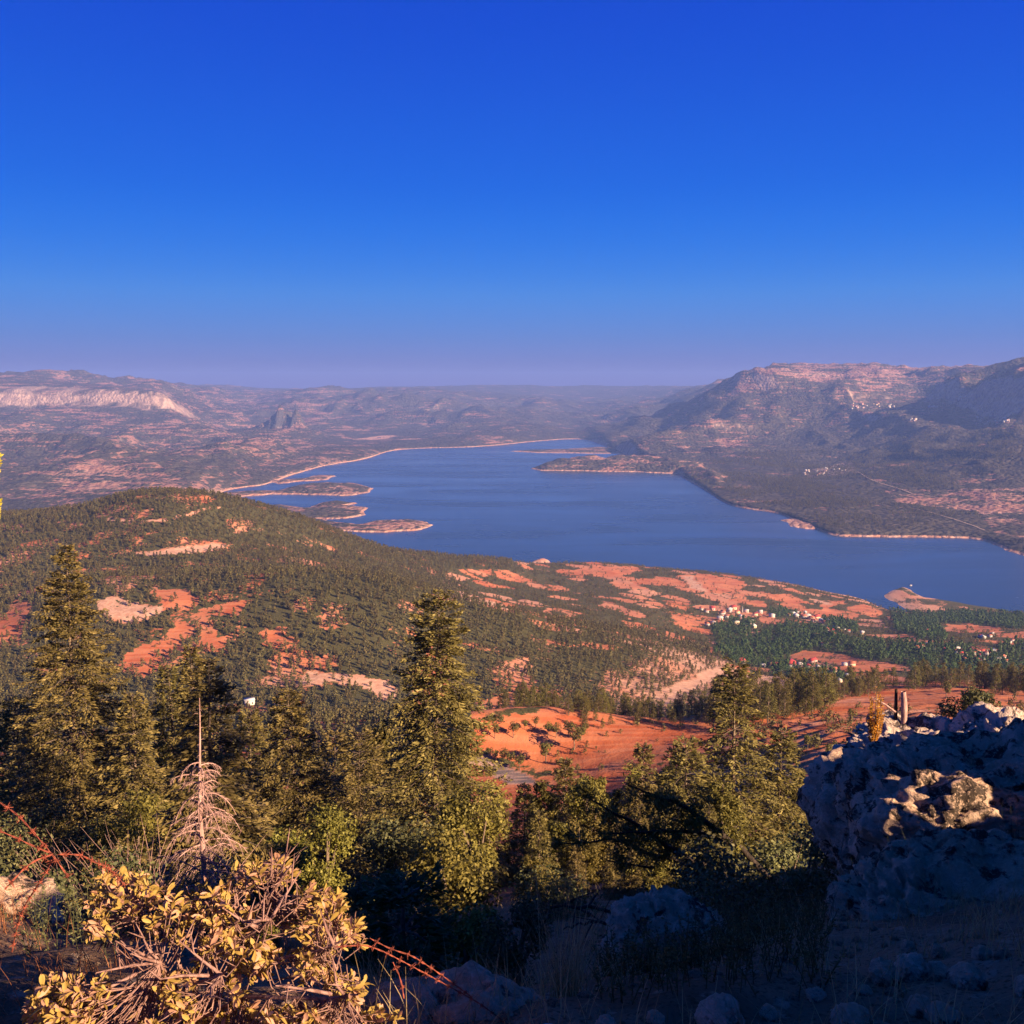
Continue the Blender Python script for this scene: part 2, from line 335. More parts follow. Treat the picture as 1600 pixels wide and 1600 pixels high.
# ------------------------------------------------------------------ land cover, kept per vertex: R soil, G pale stone, B scrub, A road
def px(poly): return poly
COVER = [  # kind, nearest and farthest Y, outline in the survey picture
 ('soil', 200, 430, [(740,1170),(750,1140),(770,1135),(800,1122),(840,1114),(880,1114),(910,1124),(925,1136),(1000,1134),(1100,1124),(1160,1120),(1160,1170),(1000,1180),(960,1205),(870,1205),(800,1185)]),
 ('road', 180, 420, [(735,1176),(760,1180),(800,1196),(840,1215),(850,1225),(800,1225),(760,1200),(735,1190)]),
 ('soil', 150, 400, [(738,1190),(765,1200),(800,1216),(850,1228),(860,1260),(740,1230)]),
 ('soil', 130, 480, [(1150,1190),(1200,1160),(1250,1120),(1310,1098),(1370,1080),(1430,1072),(1500,1070),(1620,1086),(1700,1090),(1700,1200),(1150,1230)]),
 ('pale', 640, 1000, [(150,940),(180,932),(232,950),(280,945),(262,962),(220,968),(190,975),(160,962)]),
 ('soil', 640, 1000, [(232,922),(300,922),(307,945),(298,985),(282,992),(268,965),(245,940)]),
 ('soil', 560, 1000, [(205,1055),(190,1030),(215,1012),(250,1000),(285,968),(300,990),(268,1018),(240,1045),(225,1062)]),
 ('soil', 600, 1000, [(298,960),(350,945),(390,940),(370,955),(330,968),(345,1005),(315,1000)]),
 ('soil', 600, 1000, [(-60,1000),(0,965),(30,938),(60,942),(35,990),(10,1005)]),
 ('soil', 600, 1000, [(405,985),(450,978),(455,990),(410,994)]),
 ('pale', 560, 900, [(458,1068),(480,1047),(520,1052),(560,1056),(612,1066),(625,1085),(600,1096),(570,1076),(520,1066)]),
 ('pale', 640, 1010, [(955,1108),(1000,1092),(1050,1075),(1100,1050),(1140,1030),(1135,1052),(1090,1080),(1040,1100)]),
 ('pale', 640, 1100, [(1150,1075),(1185,1055),(1235,1062),(1260,1080),(1230,1088),(1170,1092)]),
 ('pale', 900, 1500, [(690,940),(720,925),(770,940),(800,950),(770,958),(720,955)]),
 ('pale', 1000, 1500, [(170,808),(260,812),(350,790),(345,794),(260,816),(170,811)]),
 ('pale', 1000, 1500, [(200,866),(260,854),(330,845),(355,852),(330,858),(250,870)]),
 
 ('soil', 1300, 2100, [(885,893),(930,884),(995,886),(1000,893),(960,902),(905,900)]),
 
 
 ('soil', 1300, 2100, [(1068,903),(1100,899),(1160,905),(1160,925),(1110,925),(1075,915)]),
 
 ('pale', 1500, 2100, [(1062,900),(1080,900),(1105,925),(1085,920)]),
 ('soil', 900, 1400, [(1236,1026),(1255,1018),(1300,1022),(1390,1036),(1415,1048),(1360,1050),(1300,1036),(1250,1032)]),
 ('soil', 1200, 2100, [(1262,952),(1300,952),(1345,960),(1330,972),(1285,964)]), ('soil', 1200, 2100, [(1275,942),(1315,936),(1318,942),(1290,952)]),
 ('soil', 1200, 2100, [(1322,948),(1350,944),(1385,955),(1370,962),(1330,956)]),
 ('soil', 1200, 2100, [(1475,978),(1510,974),(1570,980),(1560,990),(1500,990)]), ('soil', 1200, 2100, [(1548,992),(1600,988),(1680,992),(1680,1004),(1600,1002)]),
 ('soil', 1200, 2100, [(1400,992),(1440,996),(1445,1003),(1405,998)]),
 ('soil', 1200, 2100, [(1195,928),(1240,930),(1262,940),(1200,938)]), ('pale', 1500, 2100, [(1270,934),(1292,940),(1300,946),(1275,940)]),
]
GREEN = [  # broadleaf gardens round the villages
 [(1120,1005),(1180,990),(1230,975),(1290,985),(1330,1000),(1400,1005),(1480,1010),(1600,1040),(1600,1056),(1430,1052),(1415,1040),(1340,1030),(1290,1016),(1235,1022),(1225,1048),(1150,1040),(1115,1022)],
 [(1180,1062),(1230,1040),(1300,1050),(1320,1062),(1290,1080),(1200,1078)],
 [(1440,962),(1500,956),(1600,960),(1640,965),(1640,985),(1560,982),(1500,975),(1450,975)],
 [(1195,955),(1225,950),(1250,965),(1210,965)], [(1285,965),(1340,975),(1340,990),(1290,985)], [(1390,955),(1440,960),(1470,985),(1480,1000),(1440,1000),(1400,985)],
 [(1110,985),(1150,965),(1180,975),(1170,990),(1120,1000)], [(1480,1008),(1520,1015),(1530,1040),(1480,1035)], [(1560,1005),(1620,1010),(1620,1040),(1560,1030)],
]
# plots of the farmed slope: every plot is a field or a strip of scrub
def plots(x, y):
    wx = (x + 16 * fbm(x / 70, y / 70, 2, 90)) / 46; wy = (y + 16 * fbm(x / 70, y / 70, 2, 91) + 0.25 * x) / 62
    ix = np.floor(wx); iy = np.floor(wy); best = np.full(x.shape, 1e18); sec = best.copy(); bx = ix.copy(); by = iy.copy(); zz = np.zeros_like(ix)
    for dx in (-1, 0, 1):
        for dy in (-1, 0, 1):
            cx, cy = ix + dx, iy + dy; px_ = cx + 0.1 + 0.8 * hsh(cx, cy, zz, 401); py_ = cy + 0.1 + 0.8 * hsh(cx, cy, zz, 402)
            d = np.hypot(wx - px_, wy - py_); cl = d < best; sec = np.where(cl, best, np.minimum(sec, d)); bx = np.where(cl, cx, bx); by = np.where(cl, cy, by); best = np.where(cl, d, best)
    return hsh(bx, by, zz, 403), hsh(bx, by, zz, 404), (sec - best) * 46
def cover(x, y, z):
    """soil, stone, scrub, road, wood density, garden density and plot-edge mask for ground points"""
    u, v = proj(x, y, z); n = x.shape
    soil = np.zeros(n); pale = np.zeros(n); road = np.zeros(n); scrub = np.full(n, 0.85); wood = np.zeros(n); gard = np.zeros(n)
    ridge_v = np.interp(u, [k[0] for k in MID_RIDGE], [k[2] for k in MID_RIDGE])
    nz = fbm(x / 90, y / 90, 4, 100); nz2 = fbm(x / 28, y / 28, 3, 110)
    # the wooded hill and the spur in front of it
    edge = np.interp(u, [-500, 560, 640, 700, 760, 830, 900, 1000, 1100, 1150, 1200], [850, 850, 866, 905, 945, 965, 975, 985, 1015, 1040, 1065])
    w = smooth01((v - edge + 10 * nz) / 16 + 0.5) * (u < 1210)
    w = np.where((y > 520), w, 0)
    w = np.where(y > 985, np.where(u < 700, 1, np.where((u < 800) & (v < 890), 0.8, w)), w)
    wood = w * smooth01(np.where(y > 985, 1.15, 1.02) + 0.55 * nz + 0.9 * nz2)
    thin = smooth01((u - 880) / 180 + (v - 1040) / 120) * (y > 560) * (y < 1000)
    wood = wood * (1 - 0.55 * thin) * (0.72 + 0.28 * np.cos(6.283 * (z / 6.5 + 0.6 * nz)))
    scrub = np.where(w > 0.3, smooth01(np.where(y > 985, 0.78, 0.70) + 0.28 * nz + 0.7 * nz2) * (1 - 0.5 * thin), 0.5)
    pale = np.where(w > 0.3, np.clip(0.25 + 0.7 * fbm(x / 60, y / 60, 3, 120) + 0.55 * thin, 0, 1), 0)
    soil = np.where(w > 0.3, np.clip(0.8 - pale, 0, 1), 0)
    # slope below the ledge
    nearw = (y <= 520) * smooth01((y - 40) / 30)
    left = smooth01((735 - u) / 30)
    wood = np.where(y <= 520, nearw * left * smooth01(1.0 + 1.0 * nz + 0.5 * nz2), wood)
    soil = np.where(y <= 520, 0.6 + 0.4 * nz, soil); scrub = np.where(y <= 520, smooth01(np.where(u < 735, 0.6, 0.12) + nz2 + 0.4 * nz), scrub)
    # farmed slope
    fm = (y > 850) & (w < 0.5) & (u > 640)
    ed = np.zeros(n)
    if fm.any():
        p, q, e = plots(x[fm], y[fm])
        uu = u[fm]; vv = v[fm]
        pf = np.interp(uu, [640, 780, 1150, 1250, 1600], [0.3, 0.60, 0.60, 0.45, 0.45])
        isf = p < pf
        soil[fm] = np.where(isf, 0.75 + 0.25 * q, 0.35); pale[fm] = np.where(isf, np.where(q > 0.8, 0.65, 0.45 * (q * 7 % 1)), 0.25)
        scrub[fm] = np.where(isf, 0.05 + 0.25 * (q < 0.2), 0.75)
        hed = smooth01((11 - e) / 5)
        scrub[fm] = np.maximum(scrub[fm], 0.8 * hed * (q > 0.3)); ed[fm] = hed * (q > 0.3) + 0.5 * (~isf)
        lump = smooth01(fbm(x[fm] / 60, y[fm] / 90, 2, 140) * 3 - 0.75)
        scrub[fm] = np.maximum(scrub[fm], lump * 0.8); ed[fm] = np.maximum(ed[fm], lump)
    for g in GREEN:
        m = inpoly(u, v, g) & (y > 700)
        gard[m] = 1; scrub[m] = 1.0; ed[m] = 0
    for kind, y0, y1, poly in COVER:
        m = inpoly(u + 13 * nz2, v + 5 * nz + 3 * nz2, poly) & (y > y0) & (y < y1)
        if kind == 'soil': soil[m] = 1; pale[m] = np.where(y[m] < 500, 0.45 * smooth01(0.3 + 1.2 * vn2(x[m] / 60, z[m] / 1.6, 77)) * (u[m] > 1100), 0.15 * smooth01(nz2[m] + .5)); scrub[m] = np.clip(np.where(y[m] < 500, 0.02, 0.16) + np.where(y[m] < 500, 0.3, 0.6) * nz2[m] + 0.35 * (u[m] > 1150) * (y[m] < 500) * vn2(x[m] / 40, z[m] / 2.0, 78), 0, 1); wood[m] = wood[m] * 0.10
        if kind == 'pale': pale[m] = 1; soil[m] = 0.4; scrub[m] = np.clip(0.02 + 0.5 * nz2[m], 0, 1); wood[m] = wood[m] * 0.06
        if kind == 'road': road[m] = 1; soil[m] = 0.3; scrub[m] = 0; wood[m] = 0
        gard[m] = 0; ed[m] = 0
    low = smooth01((7 - z) / 5) * (y > 900)
    pale = np.maximum(pale, low); scrub = scrub * (1 - low); wood = wood * (1 - low); gard = gard * (1 - low)
    return soil, pale, scrub, road, wood, gard, ed, u, v

def grid_faces(nr, nc):
    i = np.arange(nr - 1)[:, None] * nc + np.arange(nc - 1)[None]
    return np.stack([i, i + 1, i + 1 + nc, i + nc], -1).reshape(-1, 4)
def sub_mesh(V, F, keep, cols=None):
    f = F[keep]; used = np.unique(f); mp = np.full(len(V), -1); mp[used] = np.arange(len(used))
    return V[used], mp[f], (None if cols is None else cols[used])

# ground materials ------------------------------------------------------------
def make_land_mat(name):
    t = NT(name); P = t.pos(); c = t.attr('tint'); sp = t.n('SeparateColor', {0: c.outputs['Color']})
    n1 = t.noise(P, 0.03, 5, 0.6); n2 = t.noise(P, 0.25, 5, 0.65); n3 = t.noise(P, 1.7, 4, 0.6)
    furrow = t.noise(t.mapping(P, (0.02, 0.25, 0.3)), 1.0, 3)
    soil = t.mix(t.step(n1, 0.35, 0.65), (0.41, 0.105, 0.045), (0.55, 0.19, 0.085))
    soil = t.mix(t.math('MULTIPLY', t.step(furrow, 0.45, 0.6), 0.35), soil, (0.58, 0.265, 0.15))
    stone = t.mix(t.step(n2, 0.35, 0.65), (0.45, 0.24, 0.165), (0.60, 0.37, 0.26))
    g = t.mix(sp.outputs[1], soil, stone)
    br = t.math('ADD', sp.outputs[2], t.math('MULTIPLY_ADD', n2, 1.9, -0.95))
    scr = t.mix(t.step(n3, 0.35, 0.65), (0.035, 0.036, 0.014), (0.12, 0.105, 0.045))
    g = t.mix(t.step(br, 0.42, 0.58), g, scr)
    road = t.mix(t.step(t.noise(t.mapping(P, (0.05, 0.6, 0.6)), 1.0, 3), 0.4, 0.6), (0.16, 0.13, 0.13), (0.42, 0.27, 0.22))
    g = t.mix(c.outputs['Alpha'], g, road)
    h = t.math('ADD', n2, t.math('MULTIPLY', n3, 0.3))
    return t.done(g, 0.95, t.bump(h, 0.35, 1.2), 0.05)
def make_far_mat(name):
    """dry mountain country: scrub in patches that follow the contours, pink soil between, bare rock where it is steep, a pale drawdown rim at the water"""
    t = NT(name); P = t.pos(); sp = t.n('SeparateXYZ', {0: P}); z = sp.outputs[2]
    nor = t.n('SeparateXYZ', {0: t.n('NewGeometry').outputs['Normal']}).outputs[2]
    band = t.noise(t.mapping(P, (0.0042, 0.007, 0.075)), 1.0, 7, 0.68)
    patch = t.noise(t.mapping(P, (1, 1, 2)), 0.0028, 6, 0.62)
    fine = t.noise(P, 0.03, 5, 0.7)
    dots = t.n('TexVoronoi', {'Vector': P, 'Scale': 0.055}).outputs['Distance']
    soil = t.mix(t.step(band, 0.4, 0.6), (0.31, 0.155, 0.115), (0.45, 0.265, 0.21))
    scr = t.mix(t.step(fine, 0.35, 0.65), (0.040, 0.036, 0.026), (0.095, 0.078, 0.055))
    cov = t.math('ADD', t.math('MULTIPLY_ADD', band, 1.7, -0.85), t.math('MULTIPLY_ADD', patch, 0.9, -0.45))
    cov = t.math('ADD', cov, t.math('MULTIPLY_ADD', fine, 0.55, -0.275)); cov = t.math('ADD', cov, t.math('MULTIPLY_ADD', dots, -0.25, 0.12))
    woods = t.attr('tint'); wsp = t.n('SeparateColor', {0: woods.outputs['Color']})
    cov = t.math('ADD', cov, t.math('MULTIPLY_ADD', wsp.outputs[0], 0.8, -0.25))
    g = t.mix(t.step(cov, -0.10, 0.04), soil, scr)
    rock = t.mix(t.step(t.noise(t.mapping(P, (0.03, 0.03, 0.005)), 1.0, 6, 0.7), 0.38, 0.62), (0.27, 0.18, 0.14), (0.52, 0.35, 0.265))
    steep = t.step(t.math('ADD', nor, t.math('MULTIPLY_ADD', fine, 0.24, -0.12)), 0.80, 0.66)
    steep = t.math('MAXIMUM', steep, wsp.outputs[1])
    rock = t.mix(t.step(wsp.outputs[2], 0.25, 0.5), rock, (0.085, 0.075, 0.07))   # the crag on the left bank is a darker stone
    g = t.mix(steep, g, rock)
    rim = t.step(t.math('ADD', z, t.math('MULTIPLY_ADD', fine, 5.0, -2.5)), 4.6, 2.2)
    g = t.mix(rim, g, t.mix(t.step(fine, 0.4, 0.6), (0.46, 0.23, 0.155), (0.60, 0.36, 0.265)))
    return t.done(g, 0.95, t.bump(t.math('ADD', t.math('ADD', fine, t.math('MULTIPLY', patch, 2.5)), t.math('MULTIPLY', dots, -0.6)), 0.8, 16.0), 0.05)
def make_ledge_mat():
    t = NT('ledge_soil'); P = t.pos(); n1 = t.noise(P, 1.2, 5, 0.6); n2 = t.noise(P, 9, 6, 0.65); n3 = t.noise(P, 60, 4, 0.6)
    a = t.mix(t.step(n1, 0.4, 0.6), (0.16, 0.095, 0.06), (0.27, 0.165, 0.105)); a = t.mix(t.step(n2, 0.55, 0.65), a, (0.30, 0.22, 0.16))
    a = t.mix(t.step(n3, 0.5, 0.7), a, (0.07, 0.055, 0.03))
    return t.done(a, 0.95, t.bump(t.math('ADD', n2, t.math('MULTIPLY', n3, 0.4)), 0.7, 0.05), 0.05)
MAT_LAND = make_land_mat('farmland_and_scrub'); MAT_FAR = make_far_mat('far_mountain_country'); MAT_LEDGE = make_ledge_mat()

# the ledge and the slope just under it -----------------------------------------
gx = np.concatenate([np.linspace(-22, -6, 50)[:-1], np.linspace(-6, 6, 200)[:-1], np.linspace(6, 34, 70)])
gy = np.concatenate([np.linspace(-14, 1, 40)[:-1], np.linspace(1, 9, 170)[:-1], np.linspace(9, 27, 100)])
X, Yg = np.meshgrid(gx, gy); Zg = hmid(X, Yg)
me = mk_mesh('ground', np.stack([X, Yg, Zg], -1).reshape(-1, 3), grid_faces(len(gy), len(gx)), MAT_LEDGE, True)
tag(link('ground', me), 'stony brown ledge of dry earth at the viewpoint', kind='structure')
# hillside down to the lake
NC, NR = 560, 500
sv = np.linspace(-0.86, 0.86, NC); yv = np.concatenate([np.geomspace(24.0, 180, 90)[:-1], np.geomspace(180, 3300, NR - 89)])
S2, Y2 = np.meshgrid(sv, yv); X2 = S2 * Y2; Z2 = hmid(X2, Y2)
so, pa, sc_, ro, wd, gd, ed, uu, vv = [a for a in cover(X2.ravel(), Y2.ravel(), Z2.ravel())]
V2 = np.stack([X2, Y2, Z2], -1).reshape(-1, 3); C2 = np.stack([so, pa, sc_, ro], -1)
F2 = grid_faces(NR, NC); zf = V2[F2[:, 0], 2]; yf = V2[F2[:, 0], 1]
slope_k = yf < 600
keep = zf > -12
for nm, k, lab in (('hillside', slope_k & keep, 'steep slope of scrub and terraced red fields below the ledge'),
                   ('hill', ~slope_k & keep, 'wooded hill and farmed slope of red fields running down to the lake')):
    v_, f_, c_ = sub_mesh(V2, F2, k, C2)
    tag(link(nm, mk_mesh(nm, v_, f_, MAT_LAND, True, c_)), lab, kind='structure')

# the country beyond the lake ---------------------------------------------------
NC, NR = 620, 420
sv = np.linspace(-0.95, 0.95, NC); sh_y = np.interp(sv, loft_far.S, loft_far.Y[2]); sh_y = np.array([sh_y[max(0, i - 22):i + 23].min() for i in range(NC)]); sh_y = Loft.sm(sh_y, 24)
tt = np.linspace(0, 1, NR) ** 1.15
Y3 = (sh_y[None] - 60) * ((19400 / (sh_y[None] - 60)) ** tt[:, None]); X3 = sv[None] * Y3; Z3 = hfar(X3, Y3)
u3, v3 = proj(X3, Y3, Z3)
wd3 = 0.50 * np.ones_like(X3)                           # woodland on the right bank, farmed benches on the left
wd3 += 0.19 * smooth01((u3 - 1130) / 120) * smooth01((v3 - 655) / 40) * (Y3 < 6200)
wd3 -= 0.22 * smooth01((Y3 - 6900) / 300) * smooth01((u3 - 1100) / 60)
wd3 += 0.05 * smooth01((u3 - 560) / 100) * smooth01((Y3 - 5500) / 1500) * smooth01((1050 - u3) / 100)
wd3 -= 0.35 * (inpoly(u3, v3, [(1360,745),(1450,765),(1600,760),(1700,850),(1560,840),(1530,800),(1400,785)]))
wd3 -= 0.08 * smooth01((560 - u3) / 80)
ck3 = np.zeros_like(X3)
for poly in ([(-100,606),(100,605),(200,610),(262,613),(275,628),(230,640),(150,634),(-100,636)], [(1330,618),(1390,614),(1400,620),(1350,630)], [(1255,735),(1330,722),(1340,740),(1260,748)]):
    ck3 = np.maximum(ck3, np.clip(inpoly(u3, v3 + 3 * fbm(X3 / 200, Y3 / 200, 3, 6), poly) * (0.50 + 1.3 * fbm(X3 / 70, Z3 / 60, 4, 8)), 0, 1))
dk3 = np.zeros_like(X3)
for u_, v_, Y_, h_, r_ in SPIRES[:4]:
    p_ = pt(u_, v_, Y_); dk3 = np.maximum(dk3, np.exp(-(np.hypot(X3 - float(p_[0]), Y3 - float(p_[1])) / (1.3 * r_)) ** 2))
C3 = np.stack([np.clip(wd3, 0, 1), ck3, dk3, 0 * wd3 + 1], -1).reshape(-1, 4)
V3 = np.stack([X3, Y3, Z3], -1).reshape(-1, 3); F3 = grid_faces(NR, NC)
u3f = u3.reshape(-1)[F3[:, 0]]; y3f = V3[F3[:, 0], 1]
lf = np.interp(V3[F3[:, 0], 0] / y3f, loft_far.S, loft_far.Y[-2] - 1200)
kl = (u3f < 330) & (y3f < lf); kr = (u3f > 940) & (y3f < lf)
for nm, k, lab in (('mountain', kl, 'mountain with a long pale cliff above terraced slopes across the lake'), ('mountain', kr, 'big shaded mountain with woods and villages rising from the right shore'),
                   ('far_hills', ~(kl | kr), 'hazy blue ridges at the head of the lake')):
    v_, f_, c_ = sub_mesh(V3, F3, k, C3)
    tag(link(nm, mk_mesh(nm, v_, f_, MAT_FAR, True, c_)), lab, kind='structure')

# peninsulas and islets ------------------------------------------------------------
def landtongue(name, lab, poly, cap, slope, kind='structure', mat=MAT_FAR, n=90, wood=0.4, ylim=None):
    P = [lake_pt(u, v) for u, v in poly]
    xs = [p[0] for p in P]; ys = [p[1] for p in P]; m = 40
    xx, yy = np.meshgrid(np.linspace(min(xs) - m, max(xs) + m, n), np.linspace(min(ys) - m, max(ys) + m, n))
    wx = xx + 18 * fbm(xx / 90, yy / 90, 3, 200); wy = yy + 22 * fbm(xx / 90, yy / 90, 3, 210)
    d = polydist(wx, wy, P) * np.where(inpoly(wx, wy, P), 1, -1)
    zz = np.where(d > 0, cap * (1 - np.exp(-d * slope / cap)) * (0.75 + 0.35 * fbm(xx / 80, yy / 80, 3, 220)) + np.minimum(d * .1, 1), d * 0.2)
    V = np.stack([xx, yy, zz], -1).reshape(-1, 3); F = grid_faces(n, n)
    c = np.tile([wood, 0, 0, 1.0], (len(V), 1)) if mat is MAT_FAR else np.stack([0.3 + 0.3 * fbm(xx.ravel() / 30, yy.ravel() / 30, 3, 5), np.clip(1.1 - zz.ravel() / 9, 0, 1), np.clip(0.30 + 0.9 * fbm(xx.ravel() / 25, yy.ravel() / 40, 3, 15) + 0.4 * inpoly(*proj(xx.ravel(), yy.ravel(), zz.ravel()), [(1415,935),(1600,940),(1600,965),(1415,960)]), 0, .95), 0 * zz.ravel()], -1)
    v_, f_, c_ = sub_mesh(V, F, V[F, 2].max(1) > -2.5, c)
    return tag(link(name, mk_mesh(name, v_, f_, mat, True, c_)), lab, kind=kind)
landtongue('peninsula', 'long pale spit with scrub reaching into the lake from the left', [(300,776),(380,768),(430,768),(470,758),(520,756),(560,757),(583,763),(575,770),(540,775),(470,773),(420,772),(360,778),(300,784)], 26, 0.35)
landtongue('peninsula', 'thin pale spit farther up the left shore', [(420,752),(465,748),(500,743),(522,744),(515,749),(470,752),(430,757)], 14, 0.3, n=70)
landtongue('peninsula', 'low green tongue of land with a pale rim beside the islet', [(400,792),(440,790),(480,794),(500,786),(520,783),(560,786),(545,790),(575,794),(570,800),(574,804),(540,810),(500,812),(560,820),(550,826),(490,824),(430,812)], 16, 0.3)
landtongue('island', 'flat pink island with a pale rim in the lake', [(500,824),(560,822),(590,814),(640,813),(668,816),(674,821),(655,828),(600,831),(556,831),(510,829)], 13, 0.45, wood=0.32)
landtongue('peninsula', 'wooded headland with a pale shore on the right of the lake', [(830,732),(850,727),(890,724),(950,722),(1020,724),(1100,726),(1150,750),(1140,772),(1105,764),(1075,750),(1058,740),(980,737),(900,736),(845,735)], 75, 0.65)
landtongue('peninsula', 'thin pale spit at the head of the lake', [(795,705),(840,703),(880,702),(930,699),(990,700),(980,709),(900,708),(840,707.5)], 16, 0.15, n=70)
landtongue('peninsula', 'bare orange point on the right shore', [(1222,812),(1250,808),(1300,815),(1330,822),(1345,830),(1300,828),(1260,826),(1235,822)], 9, 0.25, wood=0.0, n=60)
landtongue('peninsula', 'dark wooded point at the right edge of the lake', [(1550,850),(1575,845),(1620,842),(1700,850),(1700,885),(1620,872),(1580,862)], 40, 0.5, n=60, wood=1.0)
landtongue('peninsula', 'pale pink point with an orchard behind on the near shore', [(1378,933),(1386,925),(1402,919),(1414,917),(1424,921),(1434,929),(1450,936),(1500,943),(1560,949),(1560,960),(1470,960),(1425,955),(1400,944),(1385,939)], 9, 0.22, mat=MAT_LAND)
landtongue('island', 'small pale rocky islet just off the near shore', [(828,877),(840,874.5),(852,875),(858,879),(845,881),(830,880)], 9, 0.6, mat=MAT_LAND, n=50)

# the lake -----------------------------------------------------------------------
def make_water():
    t = NT('lake_water'); P = t.pos()
    n1 = t.noise(t.mapping(P, (0.05, 0.11, 1)), 1.0, 4, 0.6); n2 = t.noise(t.mapping(P, (0.0012, 0.0045, 1)), 1.0, 5, 0.6, 0.6)
    rough = t.n('MapRange', {0: n2, 1: 0.35, 2: 0.7, 3: 0.16, 4: 0.34}).outputs[0]
    b = t.n('BsdfPrincipled', {'Base Color': (0.018, 0.045, 0.085), 'Roughness': rough, 'IOR': 1.33, 'Normal': t.bump(n1, 0.22, 0.8)})
    t.t.links.new(b.outputs[0], t.out.inputs['Surface']); return t.m
xx, yy = np.meshgrid(np.linspace(-5200, 5200, 40), np.linspace(1000, 10500, 40))
me = mk_mesh('lake', np.stack([xx, yy, 0 * xx], -1).reshape(-1, 3), grid_faces(40, 40), make_water())
tag(link('lake', me), 'calm blue reservoir filling the valley', kind='structure')
# ------------------------------------------------------------------ foliage building blocks
def unit(a): return a / np.maximum(np.linalg.norm(a, axis=1, keepdims=True), 1e-9)
def quads(C, D, N, L, W, g):
    """rhombic leaf blades: centre C, long direction D, face normal N, length L, width W"""
    D = unit(D); S = unit(np.cross(D, N)); n = len(C)
    L = np.broadcast_to(L, (n,))[:, None]; W = np.broadcast_to(W, (n,))[:, None]
    up = unit(np.cross(S, D)) * W * 0.18
    V = np.stack([C - D * L * 0.5, C + S * W * 0.5 + up - D * L * 0.05, C + D * L * 0.5, C - S * W * 0.5 + up - D * L * 0.05], 1).reshape(-1, 3)
    return V, np.arange(4 * n).reshape(-1, 4)
def rnd_dir(g, n):
    a = g.normal(size=(n, 3)); return unit(a)
def blobs(g, centers, radii, per, size, aspect=0.55, out=0.75, shell=0.5, flat=1.0):
    """leaf clumps: for every centre a ball of leaf blades, facing mostly outward"""
    Vs, ts = [], []
    C = np.repeat(np.asarray(centers), per, 0); r = np.repeat(np.asarray(radii), per)
    d = rnd_dir(g, len(C)); rr = r * (shell + (1 - shell) * g.random(len(C)) ** 0.6)
    P = C + d * rr[:, None] * np.array([1, 1, flat])
    N = unit(d * out + rnd_dir(g, len(C)) * (1 - out) + np.array([0, 0, 0.25]))
    D = np.cross(N, rnd_dir(g, len(C)))
    L = size * g.uniform(0.7, 1.3, len(C))
    V, F = quads(P, D, N, L, L * aspect, g)
    t = np.clip(0.5 + 0.28 * g.normal(size=len(C)), 0, 1)
    clump = np.repeat(g.uniform(-0.18, 0.18, len(centers)), per)
    t = np.clip(t + clump, 0, 1)
    return V, F, np.repeat(np.stack([t, t, t, 0 * t + 1], 1), 4, 0)
def tube(P, r, k=6):
    P = np.asarray(P, float); n = len(P); r = np.broadcast_to(np.asarray(r, float), (n,))
    T = np.gradient(P, axis=0); T = unit(T); a = np.array([0.3, 0.2, 0.93]) if abs(T[0, 2]) < 0.8 else np.array([1.0, 0.1, 0])
    S = unit(np.cross(T, a)); B = np.cross(T, S); th = np.arange(k) * 2 * math.pi / k
    V = P[:, None] + r[:, None, None] * (np.cos(th)[None, :, None] * S[:, None] + np.sin(th)[None, :, None] * B[:, None])
    i = (np.arange(n - 1)[:, None] * k + np.arange(k)[None]); j = (np.arange(n - 1)[:, None] * k + (np.arange(k)[None] + 1) % k)
    F = np.stack([i, j, j + k, i + k], -1).reshape(-1, 4)
    return V.reshape(-1, 3), F
class Acc:
    def __init__(s): s.V = []; s.F = []; s.C = []; s.n = 0
    def add(s, V, F, C=None):
        s.V.append(V); s.F.append(np.asarray(F) + s.n); s.n += len(V); s.C.append(np.full((len(V), 4), 0.5) if C is None else C)
        return s
    def mesh(s, name, mat, smooth=False): return mk_mesh(name, np.concatenate(s.V), np.concatenate(s.F), mat, smooth, np.concatenate(s.C))

MAT_PINE = leaf_mat('pine_needles', (0.055, 0.050, 0.012), (0.19, 0.155, 0.035))
MAT_PINEFAR = leaf_mat('pine_needles_on_the_hill', (0.060, 0.052, 0.018), (0.17, 0.135, 0.045))
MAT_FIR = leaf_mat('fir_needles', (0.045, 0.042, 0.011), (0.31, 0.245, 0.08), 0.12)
MAT_BROAD = leaf_mat('broad_leaves', (0.028, 0.060, 0.018), (0.095, 0.140, 0.036))
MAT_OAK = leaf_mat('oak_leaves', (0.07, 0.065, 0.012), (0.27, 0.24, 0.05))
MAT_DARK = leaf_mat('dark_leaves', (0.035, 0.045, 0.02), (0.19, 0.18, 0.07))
MAT_BARK = bark_mat('pine_bark', (0.10, 0.07, 0.05), (0.26, 0.19, 0.14)); MAT_GREYWOOD = bark_mat('dead_grey_wood', (0.30, 0.17, 0.145), (0.52, 0.33, 0.285))

